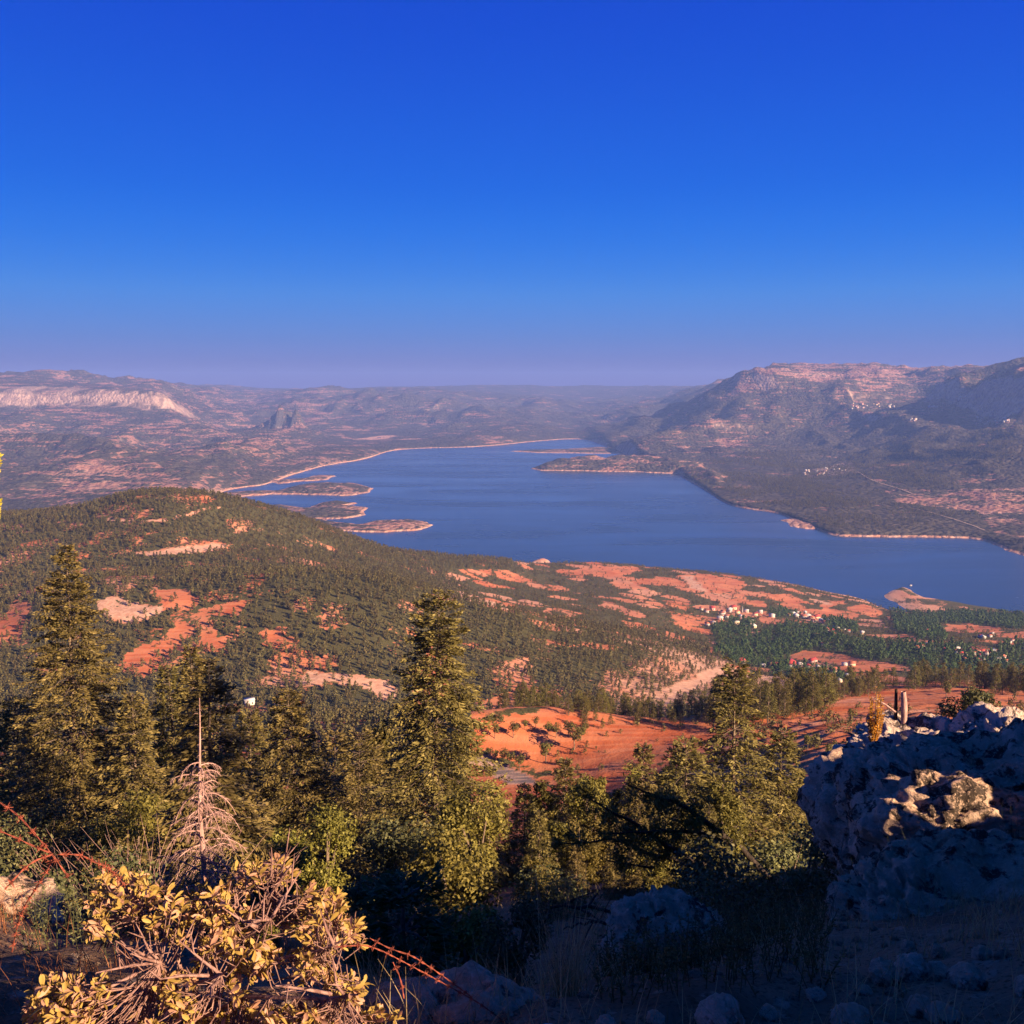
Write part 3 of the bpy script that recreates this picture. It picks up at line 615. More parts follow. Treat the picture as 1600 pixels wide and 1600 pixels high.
# small trees, 1 m high each: crown and trunk meshes, scaled up where they stand
def pine_small(seed, per=26, lv=6, size=0.11):
    g = np.random.default_rng(seed); cs, rs = [], []
    wd = g.uniform(0.19, 0.26)
    for i in range(lv):
        h = 0.22 + 0.66 * i / (lv - 1); w = wd * (1 - ((h - 0.3) / 0.75) ** 2 if h > 0.3 else 0.8) * g.uniform(0.8, 1.15)
        for k in range(4 if i < lv - 2 else 2):
            a = g.uniform(0, 6.283); cs.append((math.cos(a) * w * 0.75, math.sin(a) * w * 0.75, h + g.uniform(-.04, .04))); rs.append(w * 0.55 + 0.03)
    cs.append((0, 0, 0.93)); rs.append(0.06)
    V, F, C = blobs(g, cs, rs, per, size, 0.6, 0.6, 0.35, 0.8)
    crown = mk_mesh('pine_crown', V, F, MAT_PINE, False, C)
    b = g.uniform(-.03, .03); tv, tf = tube([(0, 0, -0.05), (b, 0, 0.3), (b * .6, b, 0.6), (0, 0, 0.9)], [0.022, 0.018, 0.012, 0.004], 5)
    return crown, mk_mesh('pine_trunk', tv, tf, MAT_BARK, True)
def far_tree(name, seed, n=70, mat=None, w=0.24, round_=False, size=0.17):
    g = np.random.default_rng(seed); cs, rs = [], []
    m = 7
    for i in range(m):
        h = 0.2 + 0.68 * i / (m - 1)
        ww = w * (math.sqrt(max(0.05, 1 - ((h - 0.5) / 0.5) ** 2)) if round_ else (1.12 - h) ** 0.8 * 1.2) * g.uniform(0.75, 1.2)
        a = g.uniform(0, 6.283); cs.append((math.cos(a) * ww * 0.5, math.sin(a) * ww * 0.5, h)); rs.append(ww * 0.8 + 0.02)
    V, F, C = blobs(g, cs, rs, n // m, size, 0.75, 0.7, 0.5, 0.9)
    tv, tf = tube([(0, 0, -0.1), (0, 0, 0.35)], [0.025, 0.02], 3)
    C2 = np.full((len(tv), 4), 0.15)
    return mk_mesh(name, np.concatenate([V, tv]), np.concatenate([F, tf + len(V)]), mat, False, np.concatenate([C, C2]))
def round_small(seed, mat, per=55, w=0.36, size=0.075, low=0.42):
    g = np.random.default_rng(seed); cs, rs = [], []
    for k in range(9):
        d = rnd_dir(g, 1)[0]; cs.append((d[0] * w * 0.55, d[1] * w * 0.55, low + 0.26 + d[2] * 0.2)); rs.append(w * g.uniform(0.42, 0.6))
    V, F, C = blobs(g, cs, rs, per, size, 0.65, 0.7, 0.55, 0.85)
    crown = mk_mesh('round_crown', V, F, mat, False, C)
    acc = Acc(); acc.add(*tube([(0, 0, -0.08), (0.01, 0, 0.2), (0, 0.01, low), (0, 0, 0.75)], [0.03, 0.024, 0.02, 0.006], 5))
    for k in range(4):
        a = k * 1.6 + g.random(); acc.add(*tube([(0, 0, low - .08), (math.cos(a) * .1, math.sin(a) * .1, low + .1), (math.cos(a) * .2, math.sin(a) * .2, low + .25)], [0.014, 0.01, 0.004], 4))
    return crown, acc.mesh('round_trunk', MAT_BARK, True)

PINES = [pine_small(100 + i) for i in range(5)]
HILLT = [far_tree('hill_pine', 200 + i, 84, MAT_PINEFAR, 0.25) for i in range(4)] + [far_tree('hill_oak', 210 + i, 84, MAT_PINEFAR, 0.34, True) for i in range(2)]
SHRUBT = [far_tree('scrub_bush', 220 + i, 56, MAT_PINEFAR, 0.62, True, 0.26) for i in range(2)]
GARDT = [far_tree('garden_tree', 230 + i, 84, MAT_BROAD, 0.36, True) for i in range(3)] + [far_tree('garden_poplar', 240, 84, MAT_BROAD, 0.14, False)]
ROUNDS = [round_small(300 + i, MAT_PINE) for i in range(3)]

def gn_scatter(name, protos, P, sc, rot, idx, label):
    """very many small plants as one object: points with an instance on each"""
    me = bpy.data.meshes.new(name); me.vertices.add(len(P)); me.vertices.foreach_set('co', np.asarray(P, np.float32).ravel())
    for nm, typ, dat in (('sc', 'FLOAT', sc), ('rot', 'FLOAT', rot), ('idx', 'INT', idx)):
        a = me.attributes.new(nm, typ, 'POINT'); a.data.foreach_set('value', np.asarray(dat, np.int32 if typ == 'INT' else np.float32))
    me.update(); o = link(name, me); tag(o, label, kind='stuff')
    col = bpy.data.collections.new(name + '_kinds')
    for i, p in enumerate(protos): col.objects.link(bpy.data.objects.new('%s_kind_%02d' % (name, i), p))
    ng = bpy.data.node_groups.new(name, 'GeometryNodeTree')
    ng.interface.new_socket('Geometry', in_out='INPUT', socket_type='NodeSocketGeometry'); ng.interface.new_socket('Geometry', in_out='OUTPUT', socket_type='NodeSocketGeometry')
    N = ng.nodes; gi = N.new('NodeGroupInput'); go = N.new('NodeGroupOutput'); ip = N.new('GeometryNodeInstanceOnPoints'); ci = N.new('GeometryNodeCollectionInfo')
    ci.inputs['Collection'].default_value = col; ci.inputs['Separate Children'].default_value = True; ci.inputs['Reset Children'].default_value = True
    def na(nm, t):
        x = N.new('GeometryNodeInputNamedAttribute'); x.data_type = t; x.inputs['Name'].default_value = nm; return [q for q in x.outputs if q.enabled and q.name == 'Attribute'][0]
    cx = N.new('ShaderNodeCombineXYZ'); L = ng.links
    L.new(na('rot', 'FLOAT'), cx.inputs['Z']); L.new(gi.outputs[0], ip.inputs['Points']); L.new(ci.outputs[0], ip.inputs['Instance'])
    ip.inputs['Pick Instance'].default_value = True; L.new(na('idx', 'INT'), ip.inputs['Instance Index']); L.new(cx.outputs[0], ip.inputs['Rotation'])
    sx_ = N.new('ShaderNodeCombineXYZ'); s_ = na('sc', 'FLOAT')
    for k in range(3): L.new(s_, sx_.inputs[k])
    L.new(sx_.outputs[0], ip.inputs['Scale']); L.new(ip.outputs[0], go.inputs[0])
    o.modifiers.new('scatter', 'NODES').node_group = ng
    return o
def thing(name, label, cat, loc, rotz=0, group=None, scale=1.0):
    o = link(name, None, None, loc, rotz, scale); return tag(o, label, cat, group)
def tree2(name, label, group, pair, loc, h, rz, cat='tree'):
    t = thing(name, label, cat, loc, rz, group, h); link('crown', pair[0], t); link('trunk', pair[1], t); return t

# ------------------------------------------------------------------ woods on the hill
g = np.random.default_rng(21)
def sow(y0, y1, dens, smax=0.80):        # candidate points, even in plan; dens per square metre
    n = int(dens * smax * (y1 ** 2 - y0 ** 2)); y = np.sqrt(g.uniform(y0 ** 2, y1 ** 2, n)); x = g.uniform(-smax, smax, n) * y
    return x, y, hmid(x, y)
def spaced(x, y, d):                     # thin so that no two stand closer than d
    cell = {}; keep = np.zeros(len(x), bool); dd = np.broadcast_to(d, x.shape)
    for i in range(len(x)):
        c = 8.0; cx, cy = int(x[i] // c), int(y[i] // c); ok = True
        for a in (-1, 0, 1):
            for b in (-1, 0, 1):
                for (px_, py_) in cell.get((cx + a, cy + b), ()):
                    if (px_ - x[i]) ** 2 + (py_ - y[i]) ** 2 < dd[i] ** 2: ok = False; break
                if not ok: break
            if not ok: break
        if ok: cell.setdefault((cx, cy), []).append((x[i], y[i])); keep[i] = True
    return keep
pts = []; big = []
# wooded hill (many): far part as one mass, the nearest trees one by one
x, y, z = sow(520, 2100, 0.066); so, pa, sb, ro, wd, gd, ed, uu, vv = cover(x, y, z)
vis = (uu > -60) & (uu < 1660)
m = vis & (g.random(len(x)) < wd * 1.0) & (z > 6)
xw, yw, zw = x[m], y[m], z[m]; k = spaced(xw, yw, 4.15); xw, yw, zw = xw[k], yw[k], zw[k]; uw, vw = uu[m][k], vv[m][k]
thinw = np.clip((uw - 900) / 250, 0, 1) * (yw < 1000)
hw = g.uniform(4.2, 7.8, len(xw)) * (1 - 0.35 * thinw) * np.interp(yw, [500, 800, 1600], [1.15, 1.0, 0.95])
iw = np.where(g.random(len(xw)) < 0.22 + 0.4 * thinw, 4 + g.integers(0, 2, len(xw)), g.integers(0, 4, len(xw)))
# scrub bushes between the trees and on the plot edges
x, y, z = sow(520, 2150, 0.030); so, pa, sb, ro, wd, gd, ed, uu, vv = cover(x, y, z)
vis = (uu > -60) & (uu < 1660) & (z > 5)
mb = vis & (g.random(len(x)) < np.where(wd > 0.05, 0.10 + 0.35 * (pa > 0.5), np.clip(ed * 0.6 * sb + 0.055, 0, 1))) & (gd < 0.5)
xb, yb, zb = x[mb], y[mb], z[mb]; edb = ed[mb] > 0.4
tallb = g.random(len(xb)) < np.where(edb, 0.42, 0.22)
hb = np.where(tallb, g.uniform(3.0, 5.5, len(xb)), g.uniform(1.2, 2.8, len(xb))); ib = np.where(tallb, g.integers(4, 6, len(xb)), g.integers(6, 8, len(xb)))
mg = vis & (gd > 0.5) & (g.random(len(x)) < 0.75)
xg, yg, zg = x[mg], y[mg], z[mg]; k = spaced(xg, yg, 4.4); xg, yg, zg = xg[k], yg[k], zg[k]
hg = g.uniform(4.5, 10, len(xg)); ig = np.where(g.random(len(xg)) < 0.16, 3, g.integers(0, 3, len(xg))); hg = np.where(ig == 3, hg * 1.35, hg)
# the slope below the ledge, left: larger pines
x, y, z = sow(95, 525, 0.030, 0.62); so, pa, sb, ro, wd, gd, ed, uu, vv = cover(x, y, z)
m = (uu > -40) & (uu < 760) & (g.random(len(x)) < wd)
xn, yn, zn = x[m], y[m], z[m]; k = spaced(xn, yn, 5.2); xn, yn, zn = xn[k], yn[k], zn[k]
hn = g.uniform(4.5, 8.0, len(xn)) * np.interp(yn, [100, 200, 500], [0.8, 0.9, 1.1])
order = np.argsort(yn); NEARP = []
print('woods', len(xw), 'bushes', len(xb), 'gardens', len(xg), 'near pines', len(xn))
size_n = hn / yn; ordn = np.argsort(-size_n)
one = ordn[:130]; rest = ordn[130:]
for q in one:
    tree2('pine_tree', 'olive green pine among many on the wooded slope below the ledge', 'pines on the slope below the ledge', PINES[q % 5], (xn[q], yn[q], zn[q]), hn[q], g.uniform(0, 6.28))
P = np.concatenate([np.stack([xw, yw, zw], 1), np.stack([xn, yn, zn], 1)[rest]]); S = np.concatenate([hw, hn[rest]]); I = np.concatenate([iw, g.integers(0, 4, len(rest))])
gn_scatter('pine_wood', HILLT, P, S, g.uniform(0, 6.28, len(P)), I, 'open pine wood covering the hill in front of the lake')
gn_scatter('scrub', HILLT + SHRUBT, np.stack([xb, yb, zb], 1), hb, g.uniform(0, 6.28, len(xb)), ib, 'low scrub and hedge bushes between the red fields')
og = np.argsort(-hg / yg); one, rest = og[:280], og[280:]
for q in one:
    o = link('garden_tree' if ig[q] < 3 else 'poplar_tree', GARDT[ig[q]], None, (xg[q], yg[q], zg[q]), g.uniform(0, 6.28), hg[q])
    if ig[q] < 3: tag(o, 'leafy dark green tree among the village gardens by the lake', 'tree', 'leafy trees in the village gardens')
    else: tag(o, 'slim tall poplar standing among the village gardens', 'tree', 'poplars in the village gardens')
gn_scatter('garden_woods', GARDT, np.stack([xg, yg, zg], 1)[rest], hg[rest], g.uniform(0, 6.28, len(rest)), ig[rest], 'leafy green groves round the villages by the lake')
# woods on the far right bank, seen as a fine grain
xf = g.uniform(300, 2400, 80000); yf = g.uniform(2500, 5200, 80000); zf_ = hfar(xf, yf); uf, vf = proj(xf, yf, zf_)
mf = (uf > 1080) & (uf < 1640) & (zf_ > 12) & (g.random(len(xf)) < 0.75 * smooth01(0.55 + 1.6 * fbm(xf / 220, yf / 220, 4, 300)) * np.clip((vf - 640) / 60, 0, 1))
mf &= ~inpoly(uf, vf, [(1360,745),(1450,765),(1600,760),(1700,850),(1560,840),(1530,800),(1400,785)]) | (g.random(len(xf)) < 0.12)
nf = int(mf.sum()); gn_scatter('far_wood', HILLT[:4] + HILLT[4:], np.stack([xf, yf, zf_ - 0.5], 1)[mf], g.uniform(5, 10, nf), g.uniform(0, 6.28, nf), g.integers(0, 6, nf), 'dark woods on the mountain across the lake')
print('far wood', nf)
# ------------------------------------------------------------------ fields: single trees and the strips of pines
g = np.random.default_rng(44)
def pine_mid(seed, n=2600, size=0.030, taper=1.0):
    gg = np.random.default_rng(seed); cs, rs = [], []
    for i in range(15):
        h = 0.16 + 0.76 * i / 14; w = 0.27 * (1.08 - h) ** (0.75 * taper) * gg.uniform(0.8, 1.15)
        for k in range(5 if i < 11 else 3):
            a = gg.uniform(0, 6.283); q = gg.uniform(0.55, 1.0)
            cs.append((math.cos(a) * w * q, math.sin(a) * w * q, h + gg.uniform(-.03, .03) - 0.03 * q)); rs.append(0.045 + 0.22 * w)
    V, F, C = blobs(gg, cs, rs, n // len(cs), size, 0.45, 0.55, 0.3, 0.75)
    crown = mk_mesh('pine_crown', V, F, MAT_PINE, False, C)
    acc = Acc(); acc.add(*tube([(0, 0, -0.06), (gg.uniform(-.02, .02), 0, 0.4), (0, 0, 0.93)], [0.02, 0.014, 0.003], 6))
    for c in cs[::2]: acc.add(*tube([(0, 0, c[2] - 0.05), (c[0] * .5, c[1] * .5, c[2] - .02), c], [0.006, 0.004, 0.002], 3))
    return crown, acc.mesh('pine_trunk', MAT_BARK, True)
PMID = [pine_mid(400 + i) for i in range(5)]
def gz(x, y): return float(hmid(np.array([x]), np.array([y]))[0])
def stand(u, Y):                                     # ground point Y metres ahead in the direction of u
    z = ZC - 0.3 * Y
    for _ in range(4):
        a, b, c = ray(u, 800 - FPX * math.tan(math.atan((z - ZC) / Y) + PITCH)); x = a * Y / b; z = gz(x, Y)
    return x, Y, z
FT = [(773,1155,26),(802,1154,28),(820,1141,17),(837,1138,18),(856,1152,26),(869,1153,24),(897,1172,40),(888,1150,26),(908,1157,24),(853,1193,36),(765,1184,18),(774,1188,18),(786,1192,24),(797,1196,25),(812,1204,27),
      (1478,1092,28),(1332,1128,24),(1295,1186,22),(1262,1172,26),(1545,1100,22)]
for i, (u, v, hp) in enumerate(FT):
    x, y, z = hit(u, v, 130, 600); d = y / CP
    where = ['left end of the near red field', 'second from the left in the near red field', 'small one near the top of the red field', 'small one under the crest of the red field', 'left of a touching pair in the red field', 'right of a touching pair in the red field',
             'tall one at the right side of the red field', 'upper one of three at the right of the red field', 'beside the stone heap right of the field', 'big one at the lower edge of the red field', 'first of the row along the dirt road', 'second of the row along the dirt road',
             'third of the row along the dirt road', 'fourth of the row along the dirt road', 'last of the row along the dirt road', 'alone on the red terrace left of the dark tree', 'alone among the shaded terraces', 'low on the terraces above the boulder', 'on the terrace edge above the boulder', 'on the terrace right of the dark tree'][i]
    tree2('orchard_tree', 'round crowned olive green tree, ' + where, 'single trees in the near red fields', ROUNDS[i % 3], (x, y, z), hp / FPX * d * 1.05, g.uniform(0, 6.28))
def strip(line, n, Ylo, Yhi, hlo, hhi, label, group, jit=6):
    us = [p[0] for p in line]
    for i in range(n):
        u = g.uniform(us[0], us[-1]); t = (u - us[0]) / (us[-1] - us[0]); Y = np.interp(u, us, [p[1] for p in line]) + g.uniform(0, jit)
        x, y, z = stand(u, Y); h = g.uniform(hlo, hhi) * Y / FPX
        tree2('pine_tree', label, group, PMID[g.integers(0, 5)], (x, y, z), h, g.uniform(0, 6.28))
strip([(748,290),(800,296),(850,301),(930,299),(960,299),(1000,300),(1115,306)], 46, 0, 0, 30, 48, 'dark green pine in the belt behind the near red field', 'pines behind the near red field', 20)
strip([(880,286),(930,288),(960,290)], 10, 0, 0, 26, 40, 'bushy pine in the clump at the corner of the near red field', 'pines at the corner of the field', 14)
strip([(1112,270),(1165,266),(1230,276),(1300,300)], 50, 0, 0, 50, 76, 'tall pine in the shaded stand right of the tall fir', 'tall pines right of the fir', 40)
strip([(1290,395),(1350,410),(1420,432),(1500,436),(1620,428)], 60, 0, 0, 34, 50, 'olive pine in the long belt above the red terraces', 'pines above the terraces', 34)
strip([(1530,395),(1580,380),(1630,370)], 10, 0, 0, 28, 44, 'pine at the right end above the red terrace', 'pines at the end of the terraces', 20)
strip([(1310,150),(1350,160),(1372,165)], 3, 0, 0, 34, 60, 'young pine on the shaded terrace behind the yellow sapling', 'young pines behind the sapling', 8)
strip([(905,272),(960,276),(1010,280),(1075,280),(1110,276)], 22, -22, 0, 16, 30, 'small pine scattered over the right half of the near red field', 'small pines on the near red field', 14)
# brush along the terraces
xs, ys, hs_ = [], [], []
for u, v in zip(g.uniform(1150, 1640, 700), g.uniform(1088, 1200, 700)):
    if fbm(np.array([u / 40.]), np.array([v / 9.]), 2, 60)[0] > 0.05:
        x, y, z = hit(u, v, 110, 460, None, 500); xs.append((x, y, z)); hs_.append(g.uniform(0.5, 2.6))
for u, v in zip(g.uniform(745, 1160, 300), g.uniform(1118, 1215, 300)):
    if fbm(np.array([u / 40.]), np.array([v / 7.]), 2, 64)[0] > 0.28:
        x, y, z = hit(u, v, 110, 460, None, 500); xs.append((x, y, z)); hs_.append(g.uniform(0.5, 2.0))
gn_scatter('terrace_brush', SHRUBT + HILLT[4:], np.array(xs), hs_, g.uniform(0, 6.28, len(xs)), g.integers(0, 3, len(xs)), 'brush along the terrace edges of the near fields')
n = 1500; x = g.uniform(-0.62, 0.05, n); y = np.sqrt(g.uniform(60 ** 2, 520 ** 2, n)); x = x * y; z = hmid(x, y); uu, vv = proj(x, y, z); k = (uu < 745) & (uu > -40)
k &= smooth01(0.5 + fbm(x / 25, y / 25, 3, 66)) > 0.35
gn_scatter('slope_brush', SHRUBT + HILLT[4:], np.stack([x, y, z], 1)[k], g.uniform(0.7, 3.2, k.sum()), g.uniform(0, 6.28, k.sum()), g.integers(0, 4, k.sum()), 'brush between the pines on the slope below the ledge')

# ------------------------------------------------------------------ houses
WALLS = {'white': flat_mat('white_plaster', (0.50, 0.45, 0.42), 0.8, 0.2, 0.06, 1.5), 'cream': flat_mat('cream_plaster', (0.66, 0.50, 0.33), 0.8, 0.2, 0.06, 1.5), 'pink': flat_mat('pink_plaster', (0.66, 0.42, 0.36), 0.8, 0.2, 0.06, 1.5), 'stone': flat_mat('bare_stone_wall', (0.45, 0.34, 0.27), 0.9, 0.1, 0.12, 2)}
ROOFS = {'red': flat_mat('red_roof', (0.50, 0.07, 0.06), 0.6, 0.3, 0.1, 1), 'tile': flat_mat('orange_tile_roof', (0.46, 0.15, 0.09), 0.8, 0.2, 0.12, 2), 'grey': flat_mat('pale_flat_roof', (0.55, 0.50, 0.47), 0.8, 0.2, 0.1, 1), 'white': flat_mat('white_metal_roof', (0.60, 0.56, 0.54), 0.5, 0.3, 0.05, 1)}
MAT_PANE = flat_mat('dark_window', (0.03, 0.035, 0.045), 0.2, 0.5, 0.05); MAT_DOOR = flat_mat('brown_door', (0.12, 0.06, 0.04), 0.6, 0.3, 0.1)
def box(x0, x1, y0, y1, z0, z1):
    V = np.array([(x, y, z) for x in (x0, x1) for y in (y0, y1) for z in (z0, z1)], float)
    return V, np.array([[0,1,3,2],[4,6,7,5],[0,4,5,1],[2,3,7,6],[0,2,6,4],[1,5,7,3]])
WALLM = {}; ROOFM = {}
for k, m in WALLS.items():
    V, F = box(-.5, .5, -.38, .38, -0.25, 0.5); WALLM[k] = mk_mesh('wall', V, F, m)
def roof_mesh(style, m):
    if style == 'flat': V, F = box(-.53, .53, -.41, .41, 0.503, 0.57); return mk_mesh('roof', V, F, m)
    r = 0.5 if style == 'gable' else 0.22
    V = np.array([(-.56,-.45,.495),(.56,-.45,.495),(.56,.45,.495),(-.56,.45,.495),(-r*1.1,0,.76),(r*1.1,0,.76),(-.56,-.45,.46),(.56,-.45,.46),(.56,.45,.46),(-.56,.45,.46)], float)
    return mk_mesh('roof', V, [np.array([[0,1,5,4],[2,3,4,5],[0,6,7,1],[1,7,8,2],[2,8,9,3],[3,9,6,0],[9,8,7,6]]), np.array([[1,2,5],[3,0,4]])], m)
for k, m in ROOFS.items():
    for st in ('gable', 'hip', 'flat'): ROOFM[k, st] = roof_mesh(st, m)
V, F = box(-.06, .06, -.008, .008, -.09, .09); WINM = mk_mesh('window', V, F, MAT_PANE); V, F = box(-.055, .055, -.008, .008, -.15, .15); DOORM = mk_mesh('door', V, F, MAT_DOOR)
def house(p, w, h, rz, wall, roof, style, label, group=None, detail=False, name='house'):
    t = link(name, None, None, p, rz, (w, w, h / 0.6)); tag(t, label, 'house', group)
    link('wall', WALLM[wall], t); link('roof', ROOFM[roof, style], t)
    if detail:
        for sx_ in (-.3, .28): link('window', WINM, t, (sx_, -.385, .22)); link('window', WINM, t, (.505, sx_ * .6, .22), R(90))
        link('door', DOORM, t, (0.0, -.385, 0.06))
    return t
g = np.random.default_rng(5)
def put_house(u, v, wpx, wall, roof, style, label, group=None, detail=True, h=None, far=False):
    x, y, z = hit(u, v, 2600, 9000, hfar) if far else hit(u, v, 560, 2100)
    w = 0.85 * wpx / FPX * y; house((x, y, z), w, h or min(w * 0.62, 7.5), g.uniform(-0.5, 0.5) + g.choice([0, R(90)]), wall, roof, style, label, group, detail)
put_house(390, 1101, 19, 'white', 'white', 'flat', 'low white house with a flat roof among pines on the slope'); put_house(437, 1103, 20, 'pink', 'tile', 'gable', 'pink house with a sloping roof among pines behind the fir top')
NAMED = [(1236,1043,20,'white','red','gable','long shed with a bright red roof beside the grove'),(1303,1052,16,'cream','tile','hip','house with an orange hipped roof below the red field'),(1331,1040,11,'cream','tile','gable','cream house at the corner of the red field'),
 (1260,1060,9,'white','red','hip','small white house with a red roof in the lower gardens'),(1270,1036,13,'pink','red','gable','house with a red roof right of the long red shed'),(1205,1042,13,'pink','tile','gable','low pink house left of the long red shed'),(1159,1036,13,'white','red','hip','house with a red roof just behind the tip of the fir'),
 (1281,1064,9,'white','tile','gable','white cottage between two orchards in the lower gardens'),(1323,1058,10,'white','white','flat','flat roofed white house in the lower gardens'),(1339,1060,12,'pink','tile','hip','pink house right of the flat roofed white one'),(1299,1071,11,'white','tile','gable','lowest white house of the lower gardens, above the pines'),
 (1320,1040,10,'white','grey','flat','grey roofed house left of the cream house'),(1291,1049,9,'white','tile','hip','small house touching the orange hipped roof'),(1347,991,9,'cream','grey','hip','lone cream house on the bare ground right of the middle village'),(1433,1015,11,'pink','tile','gable','pink house by the tall poplars'),
 (1476,1018,10,'pink','red','hip','pink house left of the white village'),(1447,988,10,'cream','tile','gable','cream house under the lakeside fields'),(1275,995,10,'pink','tile','hip','pink house alone in the grove under the middle village'),(1206,964,10,'white','grey','flat','white house alone between the two upper villages')]
for u, v, w, wa, ro_, st, lab in NAMED: put_house(u, v, w, wa, ro_, st, lab)
def cluster(pts_, lab, group, ws=(6, 11), far=False, detail=True, pal=None):
    for u, v in pts_:
        wa = g.choice(['white', 'white', 'pink', 'cream']); ro_ = g.choice(pal or ['tile', 'tile', 'red', 'grey', 'white'])
        put_house(u, v, g.uniform(*ws), wa, ro_, g.choice(['gable', 'hip', 'flat'] if not far else ['hip', 'flat']), lab, group, detail, None, far)
def jit(n, u0, u1, v0, v1, sl=0.0): return [(u, g.uniform(v0, v1) + sl * (u - u0)) for u in g.uniform(u0, u1, n)]
cluster([(1096,953),(1104,957),(1113,953),(1130,958),(1140,956),(1146,952),(1152,958),(1166,957),(1172,976),(1166,980),(1177,981),(1150,975),(1136,966),(1125,969),(1105,977),(1114,975),(1119,979),(1128,961),(1158,966),(1174,972),(1188,958),(1180,962)], 'small house in the upper left village by the red fields', 'houses of the upper left village', (7, 11))
cluster([(1232,963),(1238,961),(1246,959),(1252,963),(1256,966),(1262,965),(1268,968),(1276,967),(1283,971),(1289,975),(1295,973),(1294,981),(1300,987),(1306,984),(1311,989),(1318,987),(1325,988),(1286,978),(1272,972),(1283,1008),(1244,965),(1258,959),(1298,992),(1292,987)], 'small pale house in the middle village above the grove', 'houses of the middle village', (7, 11))
cluster(jit(26, 1490, 1572, 1013, 1026, 0.10) + jit(8, 1500, 1575, 1030, 1036), 'white walled house in the village round the tall minaret', 'houses round the tall minaret', (7, 11))
cluster(jit(9, 1575, 1640, 1002, 1014, 0.05) + jit(5, 1430, 1470, 1006, 1014) + jit(5, 1500, 1560, 992, 998), 'scattered small house among trees near the lakeside fields', 'scattered lakeside houses', (6, 10))
cluster([(1191,1042),(1213,1040),(1250,1040),(1263,1043),(1278,1044),(1312,1066),(1288,1062),(1217,1050),(1330,1062)], 'small house half hidden in the lower gardens', 'houses half hidden in the lower gardens', (7, 11))
FARV_ = [('highest of the mountain villages, under the pale crag', jit(22, 1330, 1402, 631, 640)), ('mountain village on the saddle below the dark peak', jit(9, 1450, 1476, 631, 638) + jit(12, 1492, 1522, 618, 628)), ('short row of houses on the mountain bench', jit(7, 1415, 1442, 655, 659)),
         ('right hand mountain village above the dark wood', jit(20, 1525, 1582, 652, 663)), ('terraced mountain village nearest the lake', jit(26, 1256, 1325, 736, 746, -0.12))]
for lab, ps in FARV_: cluster(ps, 'tiny white house in the ' + lab, 'houses of the ' + lab, (2.6, 4.2), True, False, ['grey', 'white', 'tile'])
def minaret(u, v, hpx, lab, far=False):
    x, y, z = hit(u, v, 2600, 9000, hfar) if far else hit(u, v, 560, 2100)
    H = hpx / FPX * y; t = thing('minaret', lab, 'minaret', (x, y, z), 0, None, H); a = Acc()
    a.add(*tube([(0, 0, -.1), (0, 0, .12), (0, 0, .13), (0, 0, .66)], [.085, .085, .06, .055], 10)); link('shaft', a.mesh('shaft', WALLS['white'], True), t)
    a = Acc(); a.add(*tube([(0, 0, .63), (0, 0, .66), (0, 0, .69), (0, 0, .70)], [.055, .09, .09, .05], 10)); link('balcony', a.mesh('balcony', WALLS['white']), t)
    a = Acc(); a.add(*tube([(0, 0, .69), (0, 0, .83), (0, 0, .831), (0, 0, 1.0)], [.045, .045, .055, .002], 10)); link('spire', a.mesh('spire', ROOFS['grey']), t)
minaret(1542, 1030, 16, 'slim white minaret rising from the village on the right'); minaret(1160, 957, 10, 'small white minaret in the upper left village'); minaret(1571, 655, 6, 'tiny white minaret in the right hand mountain village', True); minaret(1505, 622, 6, 'white tower in the mountain village on the saddle', True)
# small boat on the lake
def boat(u, v):
    x, y = lake_pt(u, v); t = thing('boat', 'tiny white motor boat on the lake off the pink point', 'boat', (x, y, 0.0), R(20))
    P = []; 
    for i, (q, w, hh) in enumerate([(-3.2, 1.0, .9), (-1.5, 1.25, .9), (1, 1.15, 1.0), (2.6, .7, 1.2), (3.6, .05, 1.35)]): P.append([(q, -w, hh), (q, -w * .6, -.25), (q, w * .6, -.25), (q, w, hh)])
    V = np.array(P).reshape(-1, 3); F = []
    for i in range(4):
        for j in range(3): F.append([i*4+j, i*4+j+1, i*4+4+j+1, i*4+4+j])
        F.append([i*4+3, i*4, i*4+4, i*4+7])
    F.append([0, 3, 2, 1]); link('hull', mk_mesh('hull', V, np.array(F), WALLS['white']), t)
    Vb, Fb = box(-1.4, 0.8, -.8, .8, .9, 1.9); link('cabin', mk_mesh('cabin', Vb, Fb, WALLS['white']), t)
boat(1423, 915)
# roads drawn on the far slope: thin ribbons of pale gravel lying on the ground
MAT_ROAD = flat_mat('pale_gravel_road', (0.38, 0.27, 0.21), 0.9, 0.1, 0.1, 0.05)
def road(px_, w, lab):
    P = []
    for (u0, v0), (u1, v1) in zip(px_[:-1], px_[1:]):
        for t in np.linspace(0, 1, 14)[:-1]:
            P.append(hit(u0 + (u1 - u0) * t, v0 + (v1 - v0) * t, 2450, 6500, hfar, 900))
    P = np.array(P); T = unit(np.gradient(P, axis=0) * np.array([1, 1, 0])); S = np.stack([-T[:, 1], T[:, 0], 0 * T[:, 0]], 1)
    A = P + S * w; B = P - S * w
    for Q in (A, B): Q[:, 2] = np.maximum(hfar(Q[:, 0], Q[:, 1]), P[:, 2]) + 2.0
    V = np.stack([A, B], 1).reshape(-1, 3); n_ = len(P); F = np.array([[2*i, 2*i+1, 2*i+3, 2*i+2] for i in range(n_ - 1)])
    tag(link('road', mk_mesh('road', V, F, MAT_ROAD)), lab, kind='structure')
road([(1340,738),(1360,750),(1380,757),(1410,766),(1425,772),(1460,777)], 2.2, 'pale road from the terraced village across the far slope')
